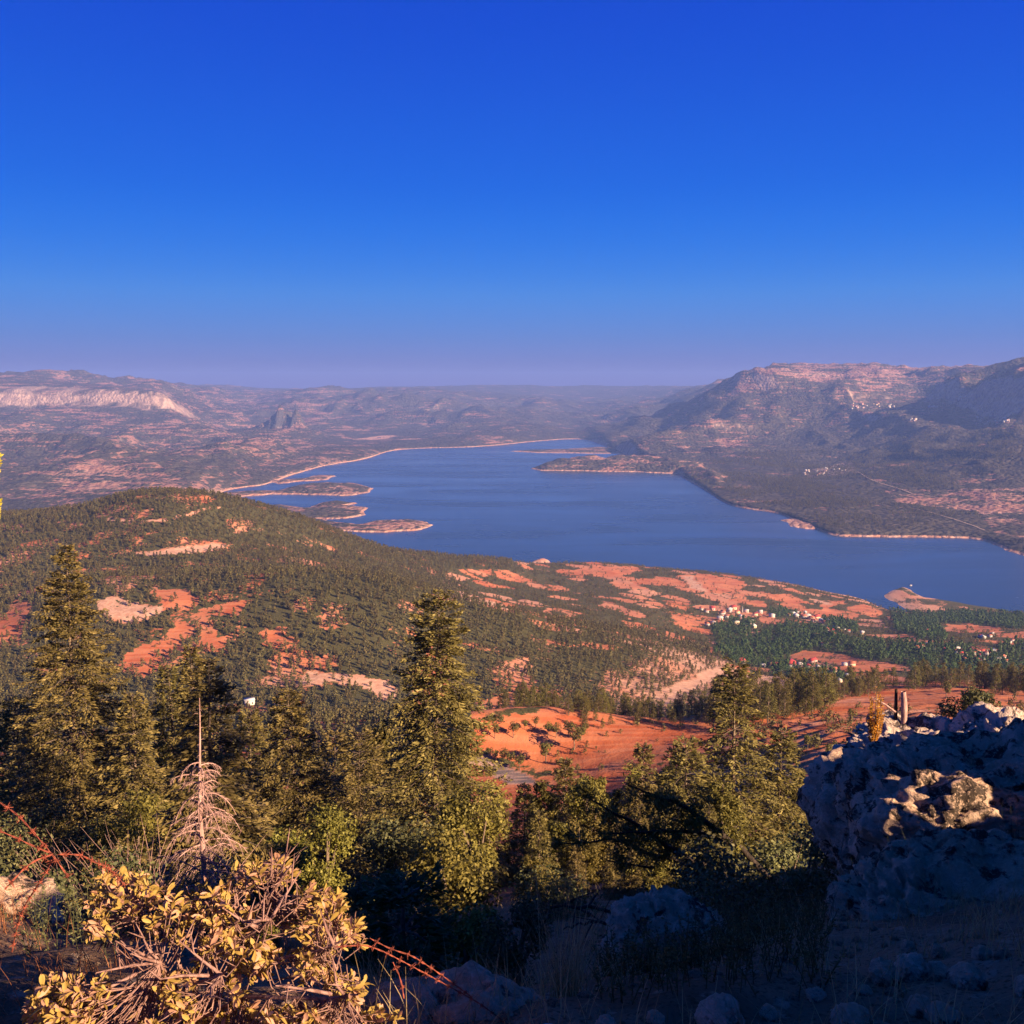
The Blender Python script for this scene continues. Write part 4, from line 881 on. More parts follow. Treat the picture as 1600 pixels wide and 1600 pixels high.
road([(1405,794),(1430,796),(1460,803),(1490,812),(1520,822),(1540,830)], 2.0, 'pale road above the wooded shore')
# ------------------------------------------------------------------ foreground: conifers below the ledge
MAT_TWIG = bark_mat('twig_bark', (0.09, 0.065, 0.05), (0.20, 0.15, 0.12))
def fir_mesh(seed, H, Rm, blunt=0.0, dens=1.0, size=0.13, z0=0.06, open_=0.0):
    """whorls of drooping limbs with flat sprays of needle blades; returns crown, branches, trunk"""
    g = np.random.default_rng(seed); wood = Acc(); Cs, Ds, Ns, Ls, Ts = [], [], [], [], []
    bend = np.array([g.uniform(-.02, .02), g.uniform(-.02, .02)]) * H
    def axis(h): return np.array([bend[0] * (h / H) ** 2, bend[1] * (h / H) ** 2, h])
    h = z0 * H; 
    while h < H * 0.995:
        q = 1 - h / H; prof = (q + blunt * 0.10) ** 0.80 * (1 - 0.55 * max(0, (q - 0.8)) / 0.2)
        gap = g.random() < open_
        nb = int(g.integers(5, 8)) if q > 0.08 else 4
        a0 = g.uniform(0, 6.283)
        for k in range(nb):
            if gap and g.random() < 0.7: continue
            L = Rm * 1.22 * prof * g.uniform(0.66, 1.10) + 0.10
            a = a0 + 6.283 * k / nb + g.uniform(-.3, .3); out = np.array([math.cos(a), math.sin(a), 0]); side = np.array([-out[1], out[0], 0])
            up0 = g.uniform(0.05, 0.35) + 0.5 * max(0, 0.25 - q) / 0.25; n = max(3, int(L / 0.14)); t = np.linspace(0, 1, n)
            dr = g.uniform(0.30, 0.62)
            P = axis(h) + out * (L * t)[:, None] + np.array([0, 0, 1.0]) * (L * (up0 * t - dr * t * t + 0.16 * t ** 4))[:, None] + side * (L * g.uniform(-.08, .08) * t * t)[:, None]
            wood.add(*tube(P, np.interp(t, [0, 1], [0.010 + 0.010 * L, 0.003]), 3))
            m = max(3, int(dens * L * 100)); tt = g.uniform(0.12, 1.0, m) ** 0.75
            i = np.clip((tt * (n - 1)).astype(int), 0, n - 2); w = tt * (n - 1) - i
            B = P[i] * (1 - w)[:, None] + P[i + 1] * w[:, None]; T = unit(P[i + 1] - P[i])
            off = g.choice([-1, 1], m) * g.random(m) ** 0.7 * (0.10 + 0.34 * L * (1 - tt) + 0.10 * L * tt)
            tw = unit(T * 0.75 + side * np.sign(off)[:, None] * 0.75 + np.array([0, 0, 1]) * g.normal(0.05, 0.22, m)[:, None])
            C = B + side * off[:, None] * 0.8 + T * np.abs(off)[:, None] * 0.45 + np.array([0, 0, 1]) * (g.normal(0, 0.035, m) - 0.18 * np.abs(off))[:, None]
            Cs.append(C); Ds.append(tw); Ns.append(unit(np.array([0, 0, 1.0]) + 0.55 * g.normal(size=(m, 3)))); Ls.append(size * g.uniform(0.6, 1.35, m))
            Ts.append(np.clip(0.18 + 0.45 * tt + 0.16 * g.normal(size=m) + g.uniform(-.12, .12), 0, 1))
        h += g.uniform(0.16, 0.30) * (0.55 + 0.45 * min(1, q * 3))
    C = np.concatenate(Cs); D = np.concatenate(Ds); N = np.concatenate(Ns); L = np.concatenate(Ls); T = np.concatenate(Ts)
    V, F = quads(C, D, N, L, L * 0.40, g)
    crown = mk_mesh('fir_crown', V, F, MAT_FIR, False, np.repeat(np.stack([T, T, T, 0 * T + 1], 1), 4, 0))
    hh = np.linspace(-0.06 * H, H, 12); tv, tf = tube([axis(max(q, 0)) * np.array([1, 1, 0]) + np.array([0, 0, q]) for q in hh], np.interp(hh, [0, H], [0.012 * H + 0.03, 0.006]), 9)
    return crown, wood.mesh('fir_branches', MAT_TWIG), mk_mesh('fir_trunk', tv, tf, MAT_BARK, True)
def at_top(u, v, Y):                                  # a tree seen with its tip at (u, v), Y metres ahead: foot on the ground and height
    xt, yt, zt = [float(k) for k in pt(u, v, Y)]; zg_ = gz(xt, Y); return (xt, Y, zg_ - 0.1), zt - zg_ + 0.1
FIRS = [ # u, v of the tip, distance, radius, bluntness, openness, density, label
 (97, 850, 34, 3.3, 0, .05, 1.0, 'tallest fir at the left, broad and sunlit from tip to foot'),
 (676, 930, 30, 2.2, 1.0, .05, 1.15, 'tall blunt topped fir in the middle, standing in front of the hill'),
 (1152, 1030, 32, 1.55, .8, .28, 1.0, 'ragged fir right of the near red field with its trunk showing'),
 (1222, 1140, 33, 1.15, 1.2, .1, 1.0, 'short dense fir touching the ragged fir on its right'),
 (458, 1076, 32, 2.5, .2, .08, 1.0, 'olive fir right of the bare dead tree'),
 (318, 1035, 16, 1.25, 0, .0, 1.5, 'dark shaded fir right behind the bare dead tree'),
 (302, 1012, 31, 1.5, .2, .05, 1.0, 'slim sunlit fir just behind the dark shaded one'),
 (268, 1036, 33, 1.8, .2, .05, 1.0, 'sunlit fir between the tallest fir and the dark shaded one'),
 (20, 1085, 38, 3.0, .3, .1, 1.0, 'fir at the left edge behind the tallest fir'),
 (205, 1085, 29, 1.9, .3, .1, 1.0, 'lower fir leaning on the right side of the tallest fir'),
 (560, 1150, 36, 2.2, 1.0, .1, .9, 'bushy fir left of the tall blunt topped one'),
 (385, 1110, 37, 2.0, .5, .1, .9, 'fir between the dark shaded fir and the olive fir'),
 (1075, 1160, 30, 1.5, .8, .1, .9, 'small fir left of the ragged fir'),
]
for i, (u, v, Y, Rm, bl, op, de, lab) in enumerate(FIRS):
    p, H = at_top(u, v, Y); t = thing('fir_tree', lab, 'fir tree', p)
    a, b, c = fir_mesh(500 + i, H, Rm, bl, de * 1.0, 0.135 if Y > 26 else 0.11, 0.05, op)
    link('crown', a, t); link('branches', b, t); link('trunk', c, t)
# young pines below the ledge, middle
YP = [(880,1188,46),(932,1203,44),(1002,1166,40),(850,1212,38),(820,1228,36),(900,1232,34),(958,1225,42),(990,1215,46),(1035,1195,44),(1062,1188,40),(780,1240,33),(930,1262,30),(1000,1262,28),(870,1275,27),(1042,1268,29),(620,1165,44),(590,1120,52),(520,1150,50),(1010,1300,22),(900,1320,22),(960,1335,20),(1085,1240,26),
      (1290,1195,70),(1255,1195,62),(1222,1225,48),(842,1265,26),(905,1285,24),(965,1290,24),(1030,1330,18),(1075,1300,20),(1110,1260,24),(830,1330,20),(985,1375,15),(1130,1215,29)]
SPOT = ['left of the yellowish one in front of the red field','with yellowish needles at the foot of the red field','with a dark round head before the red field','beside the dirt road','at the lower end of the dirt road','in the second row before the red field','half shaded in the second row','right of the half shaded one','behind the dark limbs','next to the small fir','right of the blunt topped fir','low in the middle thicket','low behind the dark limbs','at the left of the middle thicket','under the small fir','far left behind the blunt topped fir','behind the bushy fir','right of the olive fir','deep in the middle thicket','lowest left in the middle thicket','lowest in the middle thicket','dark one under the ragged fir','on the bare ground above the boulder','right of the dense short fir','at the foot of the dense short fir','left of the middle thicket in front','in the heart of the thicket','right of the heart of the thicket','low at the right of the thicket','above the dark limbs','under the left side of the ragged fir','lowest at the left of the thicket','at the bottom of the thicket over the boulder','tucked against the ragged fir']
def pine_tuft(seed, n=7000): return pine_mid(seed, n, 0.034, 0.8)
PT = [pine_tuft(450 + i) for i in range(4)]; FPAIR = [fir_mesh(600 + i, 4.0, 0.85, .5, 1.5, .115, .05, .08) for i in range(3)]
g = np.random.default_rng(61)
for i, (u, v, Y) in enumerate(YP):
    p, H = at_top(u, v, Y); H = max(H, 1.2)
    pr = FPAIR[i % 3] if i % 5 not in (1, 3) else None
    if pr:
        t = thing('fir_tree', 'young fir ' + SPOT[i], 'fir tree', p, g.uniform(0, 6.28), 'young firs below the ledge', H / 4.0)
        for nm_, me_ in zip(('crown', 'branches', 'trunk'), pr): link(nm_, me_, t)
        continue
    t = tree2('pine_tree', 'young pine ' + SPOT[i], 'young pines below the ledge', PT[i % 4], p, H, g.uniform(0, 6.28)); s_ = min(1.0, 3.2 / H) if H > 3.2 else 1.0; t.scale = (H * max(s_, .62) * 1.15, H * max(s_, .62) * 1.15, H)
# leafy oaks and shrubs
def oak(name, label, u, v, Y, rx, rz, mat, seed, per=420, size=0.085, cat='tree', lobes=12, group=None, stems=True, low=0.25):
    g = np.random.default_rng(seed); p, H = at_top(u, v, Y)
    t = thing(name, label, cat, p, 0, group); cs, rs = [], []; acc = Acc()
    top = H - rz * 0.5
    for k in range(lobes):
        d = rnd_dir(g, 1)[0]; q = np.array([d[0] * rx * .62, d[1] * rx * .62, max(low * H, H - rz + d[2] * rz * .62)]); cs.append(q); rs.append(rx * g.uniform(.34, .55))
        base = np.array([g.uniform(-.05, .05), g.uniform(-.05, .05), 0]); mid = base * .5 + q * .5 + np.array([-q[0] * .22, -q[1] * .22, 0.05 * H])
        acc.add(*tube([base - (0, 0, .1), base + (0, 0, H * .2), mid, q], [0.035 * H ** .5, 0.028 * H ** .5, 0.016 * H ** .5, 0.005], 5))
    V, F, C = blobs(g, cs, rs, per, size, 0.62, 0.45, 0.25, 0.9)
    link('crown', mk_mesh('crown', V, F, mat, False, C), t); link('stems', acc.mesh('stems', MAT_BARK, True), t); return t
oak('oak_tree', 'yellow green oak with sunlit leaves right of the blunt topped fir', 745, 1205, 24, 1.15, 1.6, MAT_OAK, 71, 420, 0.10)
oak('oak_tree', 'oak lit only on its right side under the blunt topped fir', 700, 1275, 16, 0.95, 1.5, MAT_OAK, 72, 460, 0.075)
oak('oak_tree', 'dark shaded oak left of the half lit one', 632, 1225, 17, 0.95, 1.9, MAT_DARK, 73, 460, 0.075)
oak('oak_tree', 'small oak low in the middle with sunlit tips', 735, 1400, 10, 0.42, 0.7, MAT_OAK, 74, 300, 0.05)
oak('oak_tree', 'leafy oak at the right of the olive fir', 505, 1235, 24, 1.0, 1.9, MAT_OAK, 75, 460, 0.085)
oak('oak_tree', 'round pale oak among the young pines', 918, 1213, 30, 0.75, 0.8, MAT_OAK, 78, 300, 0.085)
oak('oak_tree', 'dark leafy oak right of the bare dead tree', 425, 1270, 17, 0.9, 1.6, MAT_OAK, 79, 420, 0.07)
oak('oak_tree', 'sunlit yellow green bush at the foot of the tallest fir', 205, 1215, 19, 1.0, 1.5, MAT_OAK, 80, 460, 0.08)
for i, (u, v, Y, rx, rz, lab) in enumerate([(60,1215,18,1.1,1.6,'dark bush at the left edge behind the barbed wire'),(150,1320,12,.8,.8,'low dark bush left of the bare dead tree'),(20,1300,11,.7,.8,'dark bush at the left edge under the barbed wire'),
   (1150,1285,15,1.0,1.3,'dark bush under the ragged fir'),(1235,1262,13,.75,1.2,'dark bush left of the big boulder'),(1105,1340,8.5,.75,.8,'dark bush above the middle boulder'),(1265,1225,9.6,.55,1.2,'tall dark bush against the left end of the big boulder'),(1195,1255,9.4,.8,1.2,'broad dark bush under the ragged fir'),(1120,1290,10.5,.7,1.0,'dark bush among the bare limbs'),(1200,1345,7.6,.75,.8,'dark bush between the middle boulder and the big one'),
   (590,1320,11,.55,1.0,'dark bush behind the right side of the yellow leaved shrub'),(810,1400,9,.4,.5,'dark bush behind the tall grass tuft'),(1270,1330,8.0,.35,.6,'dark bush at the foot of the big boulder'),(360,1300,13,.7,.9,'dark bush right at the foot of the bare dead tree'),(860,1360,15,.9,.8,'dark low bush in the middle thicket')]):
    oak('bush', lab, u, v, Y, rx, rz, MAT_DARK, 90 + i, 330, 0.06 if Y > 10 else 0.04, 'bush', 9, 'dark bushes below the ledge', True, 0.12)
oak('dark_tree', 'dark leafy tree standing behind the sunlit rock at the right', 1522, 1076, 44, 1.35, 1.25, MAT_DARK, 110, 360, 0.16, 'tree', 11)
for i, (u, v, Y, r, lab) in enumerate([(170,1285,13,.45,'grey dry twiggy bush left of the bare dead tree'),(248,1270,14,.45,'grey dry twiggy bush touching the bare dead tree')]):
    g = np.random.default_rng(120 + i); p, H = at_top(u, v, Y); acc = Acc()
    for k in range(150):
        d = rnd_dir(g, 1)[0] * np.array([1, 1, .3]) + (0, 0, .9); d /= np.linalg.norm(d); L = H * g.uniform(.6, 1.0); b = np.array([g.uniform(-.1, .1), g.uniform(-.1, .1), 0]); s_ = g.normal(0, .06, 3)
        acc.add(*tube([b, b + d * L * .4 + s_, b + d * L * .75 - s_ + (d[0] * .2, d[1] * .2, 0), b + d * L + (d[0] * .4, d[1] * .4, 0)], [.006, .005, .004, .0015], 3))
    tag(link('dry_bush', acc.mesh('dry_bush', MAT_GREYWOOD), None, p), lab, 'bush', 'dry bushes by the dead tree')
# the bare dead fir
def dead_fir():
    g = np.random.default_rng(133); Y = 8.0; xt, yt, zt = [float(k) for k in pt(310, 1090, Y)]; zb = float(pt(300, 1420, Y)[2]) - 0.15; H = zt - zb
    t = thing('dead_fir', 'bare dead young fir with drooping grey pink limbs and no needles', 'dead tree', (xt - 0.03, Y, zb))
    hh = np.linspace(0, H, 16); tv, tf = tube(np.stack([0.03 * (hh / H) + 0.012 * np.sin(hh * 4), 0.01 * np.cos(hh * 5), hh], 1), np.interp(hh, [0, H * .6, H], [0.028, 0.015, 0.003]), 7); link('trunk', mk_mesh('trunk', tv, tf, MAT_GREYWOOD, True), t)
    for k in range(60):
        q = 0.04 + 0.68 * k / 59; h = q * H; L = (0.66 - 0.60 * q) * g.uniform(0.75, 1.15) * (0.55 if q < 0.22 else 1.0); a = k * 2.4 + g.uniform(-.4, .4); out = np.array([math.cos(a), math.sin(a), 0]); side = np.array([-out[1], out[0], 0])
        tt = np.linspace(0, 1, 9); up = g.uniform(.1, .5); dr = g.uniform(.35, .95)
        P = np.array([0.03 * q, 0, h]) + out * (L * (tt - .15 * tt ** 3))[:, None] + np.array([0, 0, 1]) * (L * (up * tt - dr * tt ** 2.3))[:, None] + side * (L * g.uniform(-.12, .12) * tt ** 2)[:, None]
        acc = Acc(); acc.add(*tube(P, np.interp(tt, [0, 1], [0.0075, 0.0022]), 5))
        for w in range(15):
            i = int(g.integers(1, 8)); s_ = g.choice([-1, 1]); l2 = L * g.uniform(.18, .42) * (1.1 - i / 9); d = unit((out * .7 + side * s_ * .8 + np.array([0, 0, g.uniform(-.9, .1)]))[None])[0]
            Q = P[i] + d * (l2 * np.linspace(0, 1, 5))[:, None] + np.array([0, 0, -1]) * (l2 * g.uniform(.1, .8) * np.linspace(0, 1, 5) ** 2)[:, None]
            acc.add(*tube(Q, np.linspace(.0030, .0012, 5), 3))
            for w2 in range(2):
                j = int(g.integers(1, 4)); d2 = unit((d + g.normal(0, .6, 3) - np.array([0, 0, .4]))[None])[0]; acc.add(*tube(Q[j] + d2 * (l2 * .45 * np.linspace(0, 1, 3))[:, None], [.002, .0015, .001], 3))
        link('branch', acc.mesh('branch', MAT_GREYWOOD), t)
    for k in range(16):
        h = H * (.72 + .26 * k / 16); a = k * 2.2; acc = Acc(); acc.add(*tube([(0.03 * h / H, 0, h), (0.03 * h / H + math.cos(a) * .03, math.sin(a) * .03, h + .006), (0.03 * h / H + math.cos(a) * .045, math.sin(a) * .045, h - .004)], [.003, .0022, .001], 3)); link('branch', acc.mesh('branch', MAT_GREYWOOD), t)
dead_fir()
# the dark pine with bare limbs right of the middle
def dark_pine():
    g = np.random.default_rng(141); Y = 12.5
    def q3(u, v, dy=0.0): return np.array([float(k) for k in pt(u, v, Y + dy)])
    p, _ = at_top(1235, 1300, Y); p = np.array(p); t = thing('pine_tree', 'dark leaning pine with long bare limbs above the middle boulder', 'pine tree', tuple(p))
    root = p - (0, 0, .1); fork = q3(1215, 1385) ; acc = Acc(); acc.add(*tube(np.array([root, q3(1238, 1440), fork]) - p, [.10, .085, .07], 8)); link('trunk', acc.mesh('trunk', MAT_BARK, True), t)
    limbs = [[(1215,1385),(1120,1365),(1050,1345),(960,1310),(880,1318)],[(1120,1365),(1040,1320),(990,1285),(900,1240)],[(1215,1385),(1150,1320),(1080,1300),(1020,1300),(930,1302)],[(1150,1320),(1070,1260),(980,1225)],[(1215,1385),(1130,1390),(1040,1360),(950,1345)]]
    cs, rs = [], []
    for L in limbs:
        dy = g.uniform(-1.0, 1.0); P = np.array([q3(u, v, dy * i / len(L)) for i, (u, v) in enumerate(L)]) - p; n = 14; tt = np.linspace(0, 1, n); k = np.linspace(0, 1, len(P))
        Q = np.stack([np.interp(tt, k, P[:, c]) for c in range(3)], 1) + g.normal(0, .012, (n, 3)); acc = Acc(); acc.add(*tube(Q, np.interp(tt, [0, 1], [.05, .008]), 6))
        for w in range(12):
            i = int(g.integers(4, n)); d = rnd_dir(g, 1)[0] * np.array([1, 1, .7]); l2 = g.uniform(.12, .38); e = Q[i] + d * l2; acc.add(*tube([Q[i], Q[i] + d * l2 * .5 + (0, 0, .02), e], [.007, .005, .002], 3)); cs.append(e); rs.append(g.uniform(.10, .22)); cs.append(Q[i] * .6 + e * .4 + g.normal(0, .06, 3)); rs.append(g.uniform(.08, .18))
        link('limb', acc.mesh('limb', bark_dark, True), t)
    V, F, C = blobs(g, cs, rs, 70, 0.075, 0.25, 0.3, 0.2, 0.8); link('crown', mk_mesh('crown', V, F, MAT_PINE, False, C), t)
bark_dark = bark_mat('dark_limb_bark', (0.02, 0.016, 0.014), (0.06, 0.045, 0.038))  # very dark, so that pine limbs out in the sun still look shaded
dark_pine()
# ------------------------------------------------------------------ rocks on the ledge
def make_rock_mat(name, base=(0.52, 0.365, 0.27), tan=(0.52, 0.34, 0.23), dark=(0.07, 0.052, 0.042), lich=0.5):
    t = NT(name); P = t.obj(); n1 = t.noise(P, 2.2, 6, 0.65); n2 = t.noise(P, 9, 6, 0.7, 0.4); n3 = t.noise(P, 45, 5, 0.65)
    top = t.n('SeparateXYZ', {0: t.n('NewGeometry').outputs['Normal']}).outputs[2]
    c = t.mix(t.step(n2, 0.35, 0.65), base, tuple(min(1, k * 1.45) for k in base))
    c = t.mix(t.step(t.math('ADD', t.math('MULTIPLY', top, 0.5), n1), 0.75, 0.95), c, t.mix(t.step(n3, 0.35, 0.65), tan, tuple(k * 1.25 for k in tan)))
    c = t.mix(t.step(t.math('ADD', n2, t.math('MULTIPLY_ADD', n1, 0.9, -0.45)), 0.50, 0.62), c, dark)
    v = t.n('TexVoronoi', {'Vector': P, 'Scale': 14.0}); c = t.mix(t.math('MULTIPLY', t.step(v.outputs['Distance'], 0.16, 0.05), lich), c, dark)
    vc = t.n('TexVoronoi', {'Vector': t.n('MixRGB', {0: .12, 1: P, 2: t.n('TexNoise', {'Vector': P, 'Scale': 4.0, 'Detail': 3}).outputs['Color']}).outputs[0], 'Scale': 2.3}, feature='DISTANCE_TO_EDGE'); ck = t.step(vc.outputs['Distance'], 0.035, 0.004); c = t.mix(t.math('MULTIPLY', t.math('MULTIPLY', ck, 0.6), t.step(n1, 0.42, 0.58)), c, dark)
    c = t.mix(t.step(n3, 0.52, 0.72), c, tuple(min(1, k * 1.5) for k in base))
    n4 = t.noise(P, 110, 4, 0.7); h = t.math('ADD', n2, t.math('MULTIPLY', n3, 0.6)); h = t.math('ADD', h, t.math('MULTIPLY', n4, 0.25)); h = t.math('ADD', h, t.math('MULTIPLY', t.math('MULTIPLY', ck, -0.7), t.step(n1, 0.42, 0.58))); h = t.math('ADD', h, t.math('MULTIPLY', t.step(v.outputs['Distance'], 0.0, 0.2), 0.5))
    return t.done(c, 0.92, t.bump(h, 1.0, 0.045), 0.15)
MAT_ROCK = make_rock_mat('weathered_limestone'); MAT_PALE = make_rock_mat('pale_limestone', (0.55, 0.42, 0.35), (0.62, 0.46, 0.36), (0.12, 0.09, 0.08), 0.35); MAT_TAN = make_rock_mat('tan_limestone', (0.44, 0.31, 0.225), (0.48, 0.31, 0.20), (0.07, 0.052, 0.04), 0.4)
def ico(sub):
    bm = bmesh.new(); bmesh.ops.create_icosphere(bm, subdivisions=sub, radius=1.0); V = np.array([v.co for v in bm.verts]); F = np.array([[v.index for v in f.verts] for f in bm.faces]); bm.free(); return V, F
ICO = {k: ico(k) for k in (3, 4, 5, 6)}
def rock_mesh(seed, sub, size, rough=1.0, box_=0.72, cracks=True):
    U, F = ICO[sub]; size = np.array(size); P = np.sign(U) * np.abs(U) ** box_; P = P / np.max(np.abs(P), axis=0)
    s = float(np.mean(size)); W = P * size; o = seed * 7.31
    d = 0.30 * fbm3(W / (s * 0.9) + o, 3, seed) + 0.13 * rough * fbm3(W / (s * 0.30) + o, 5, seed + 9, True) + 0.085 * rough * fbm3(W / (s * 0.085) + o, 5, seed + 19, True)
    pit = vn3(W / (s * 0.11) + o * 2, seed + 31); d = d - 0.09 * rough * np.clip(pit - 0.35, 0, 1) / 0.55
    if cracks:
        cr = np.abs(vn3(W / (s * 0.75) + o * 3, seed + 41)); d = d - 0.10 * rough * np.exp(-(cr / 0.035) ** 2)
        lay = W[:, 2] / (s * 0.30) + 1.4 * fbm3(W / (s * 1.1) + o * 4, 2, seed + 51); fr = lay - np.floor(lay); d = d + 0.07 * rough * (smooth01(smooth01(fr)) - fr)
    blk = fbm3(W / (s * 0.45) + o * 5, 2, seed + 61); d = d + 0.05 * rough * np.tanh(blk * 9)
    V = W + U * (d * s)[:, None]
    return V, F
def rock(u0, v0, u1, v1, Y, depth, label, seed, sub=5, mat=None, rough=1.0, name='boulder', cat='boulder', tilt=0.0, box_=0.72, sink=0.12, group=None):
    a = np.array([float(k) for k in pt(u0, (v0 + v1) / 2, Y)]); b = np.array([float(k) for k in pt(u1, (v0 + v1) / 2, Y)]); tp = float(pt((u0 + u1) / 2, v0, Y)[2]); bt = float(pt((u0 + u1) / 2, v1, Y)[2])
    w = (b[0] - a[0]) / 2; h = (tp - bt) / 2 * (1 + sink); c = (a + b) / 2; c[2] = tp - h
    V, F = rock_mesh(seed, sub, (w * .92, depth / 2, h * .9), rough, box_)
    if tilt: V = V @ np.array(Matrix.Rotation(tilt, 3, 'Y'))
    o = link(name, mk_mesh(name, V, F, mat or MAT_ROCK, True), None, tuple(c)); return tag(o, label, cat, group)
rock(1325,1170,1770,1352,7.0,1.5,'biggest grey boulder at the right, its front in shade',3,6,MAT_ROCK,1.0,box_=.62,tilt=0.06)
rock(1275,1200,1460,1345,8.6,1.3,'grey lichened rock on the left shoulder of the biggest boulder',5,5,MAT_ROCK,1.1)
rock(1325,1146,1560,1215,10.5,1.6,'pale sunlit rock on top behind the biggest boulder',7,6,MAT_PALE,1.3,box_=.8); rock(1500,1138,1760,1215,10.0,1.5,'pale sunlit rock at the right edge behind the biggest boulder',8,6,MAT_PALE,1.3,box_=.8)
rock(1300,1366,1720,1530,4.5,1.0,'long flat topped boulder with a pitted grey front at the lower right',11,6,MAT_TAN,1.1,box_=.6,tilt=0.08)
rock(1374,1342,1448,1402,5.3,.3,'small tan block leaning behind the flat topped boulder',13,4,MAT_TAN,.7,tilt=-.2); rock(1436,1334,1530,1392,5.6,.35,'small tan hump behind the flat topped boulder',15,4,MAT_TAN,.7)
rock(950,1424,1160,1585,4.1,.55,'rough grey boulder alone in the middle of the dark ledge',17,6,MAT_ROCK,1.4,box_=.8,tilt=-.05); rock(1120,1488,1210,1570,3.9,.3,'small dark rock at the right foot of the middle boulder',19,4,MAT_ROCK,1.2)
rock(-70,1396,84,1470,5.0,.5,'half sunlit rock at the left edge behind the barbed wire',21,5,MAT_ROCK,1.2); rock(640,1546,850,1680,2.55,.3,'flat grey rock at the bottom edge right of the yellow leaved shrub',23,5,MAT_ROCK,1.0); rock(560,1560,700,1680,2.5,.25,'flat grey rock under the right twigs of the yellow leaved shrub',24,5,MAT_ROCK,1.0)
ST = [(1400,1492,1452,1532,3.85,'holed grey stone below the flat topped boulder'),(1360,1498,1402,1542,3.8,'grey stone left of the holed one'),(1486,1508,1540,1545,3.7,'flat tan stone below the flat topped boulder'),(1446,1508,1484,1530,3.75,'low tan stone right of the holed one'),(1418,1555,1462,1588,3.0,'wedge shaped tan stone near the bottom edge'),(1300,1572,1360,1612,2.75,'dark stone at the bottom edge in the lower right'),
      (1085,1562,1160,1612,2.9,'split grey stone at the bottom edge under the middle boulder'),(1450,1572,1500,1600,2.85,'flat dark stone by the wedge shaped one'),(1585,1525,1625,1560,3.3,'grey stone at the right edge of the ledge'),(1225,1372,1262,1402,6.4,'blue grey stone between the bushes left of the big boulder'),(1410,1470,1432,1496,4.0,'small standing stone under the flat topped boulder'),(1455,1476,1480,1500,4.0,'leaning flake of stone under the flat topped boulder'),
      (930,1590,965,1615,2.5,'small grey stone by the grass tuft at the bottom'),(1010,1580,1040,1605,2.7,'small stone under the middle boulder'),(1185,1572,1215,1598,2.9,'small stone on the bare ground at the bottom'),(1260,1545,1290,1566,3.2,'small round stone on the bare ground'),(1520,1480,1550,1500,4.0,'pale flake of stone near the right edge'),(1340,1540,1362,1558,3.3,'small pale stone on the bare ground')]
for i, (a, b, c, d, Y, lab) in enumerate(ST):
    Y = hit((a + c) / 2, d - 2, 1.9, 12, None, 900)[1] + .02; rock(a, b, c, d, Y, (c - a) / FPX * Y * 1.1, lab, 40 + i, 4, MAT_TAN if i % 3 else MAT_ROCK, 1.0, 'stone', 'stone', g.uniform(-.3, .3), .95, 0.3, 'loose stones on the ledge')
# gravel
g = np.random.default_rng(71); PB = []
for i in range(4):
    V, F = rock_mesh(80 + i, 3, (1, .8, .6), 1.0, .85, False); PB.append(mk_mesh('pebble', V, F, MAT_TAN, True))
n = 2600; x = g.uniform(-1.6, 4.2, n); y = g.uniform(2.0, 8.0, n); z = hmid(x, y); k = smooth01(0.5 + 1.2 * fbm(x / .5, y / .5, 2, 80) + np.clip(x - .3, -.5, .5)) > g.random(n)
gn_scatter('gravel', PB, np.stack([x, y, z], 1)[k], np.exp(g.normal(-4.6, .55, k.sum())), g.uniform(0, 6.28, k.sum()), g.integers(0, 4, k.sum()), 'pebbles and stone chips scattered over the ledge')
# ------------------------------------------------------------------ grasses and weeds
def straw_mat(name, a, b):
    t = NT(name); c = t.mix(t.attr('tint').outputs['Fac'], a, b); return t.done(c, 0.7, None, 0.2, trans=(0.25, c))
MAT_DRY = straw_mat('dry_grass', (0.20, 0.13, 0.06), (0.55, 0.40, 0.20)); MAT_RED = straw_mat('russet_grass', (0.16, 0.055, 0.025), (0.42, 0.18, 0.08)); MAT_GREENGRASS = straw_mat('green_grass', (0.03, 0.05, 0.02), (0.12, 0.13, 0.05))
def blades(P, L, lean, g, w=0.0016, seg=4, droop=0.35):
    n = len(P); a = g.uniform(0, 6.283, n); dr = np.stack([np.cos(a), np.sin(a), 0 * a], 1); s = np.stack([-dr[:, 1], dr[:, 0], 0 * a], 1)
    lean = np.broadcast_to(lean, (n,)) * g.uniform(.4, 1.3, n); Vs = []
    for i in range(seg + 1):
        t = i / seg; c = P + np.array([0, 0, 1]) * (L * (t - droop * lean * t * t))[:, None] + dr * (L * lean * (0.4 * t + 0.6 * t * t))[:, None]; ww = w * (1 - .85 * t)
        Vs += [c + s * ww, c - s * ww]
    V = np.stack(Vs, 1).reshape(-1, 3); F = []; b = np.arange(n)[:, None] * (2 * seg + 2)
    F = np.concatenate([np.concatenate([b + 2*i, b + 2*i+1, b + 2*i+3, b + 2*i+2], 1) for i in range(seg)]); t_ = np.repeat(np.clip(g.normal(.5, .25, n), 0, 1), 2 * seg + 2)
    return V, F, np.stack([t_, t_, t_, 0 * t_ + 1], 1)
def lawn(name, label, mat, n, area, dens, Lr, lean, seed, w=.0016):
    g = np.random.default_rng(seed); x = g.uniform(area[0], area[1], n); y = g.uniform(area[2], area[3], n); z = hmid(x, y); k = dens(x, y, *proj(x, y, z)) > g.random(n)
    P = np.stack([x, y, z - .01], 1)[k]; V, F, C = blades(P, g.uniform(*Lr, k.sum()), lean, g, w); tag(link(name, mk_mesh(name, V, F, mat, False, C)), label, kind='stuff')
tuf = lambda x, y, s: smooth01(0.2 + 1.6 * fbm(x / .25, y / .25, 2, s))
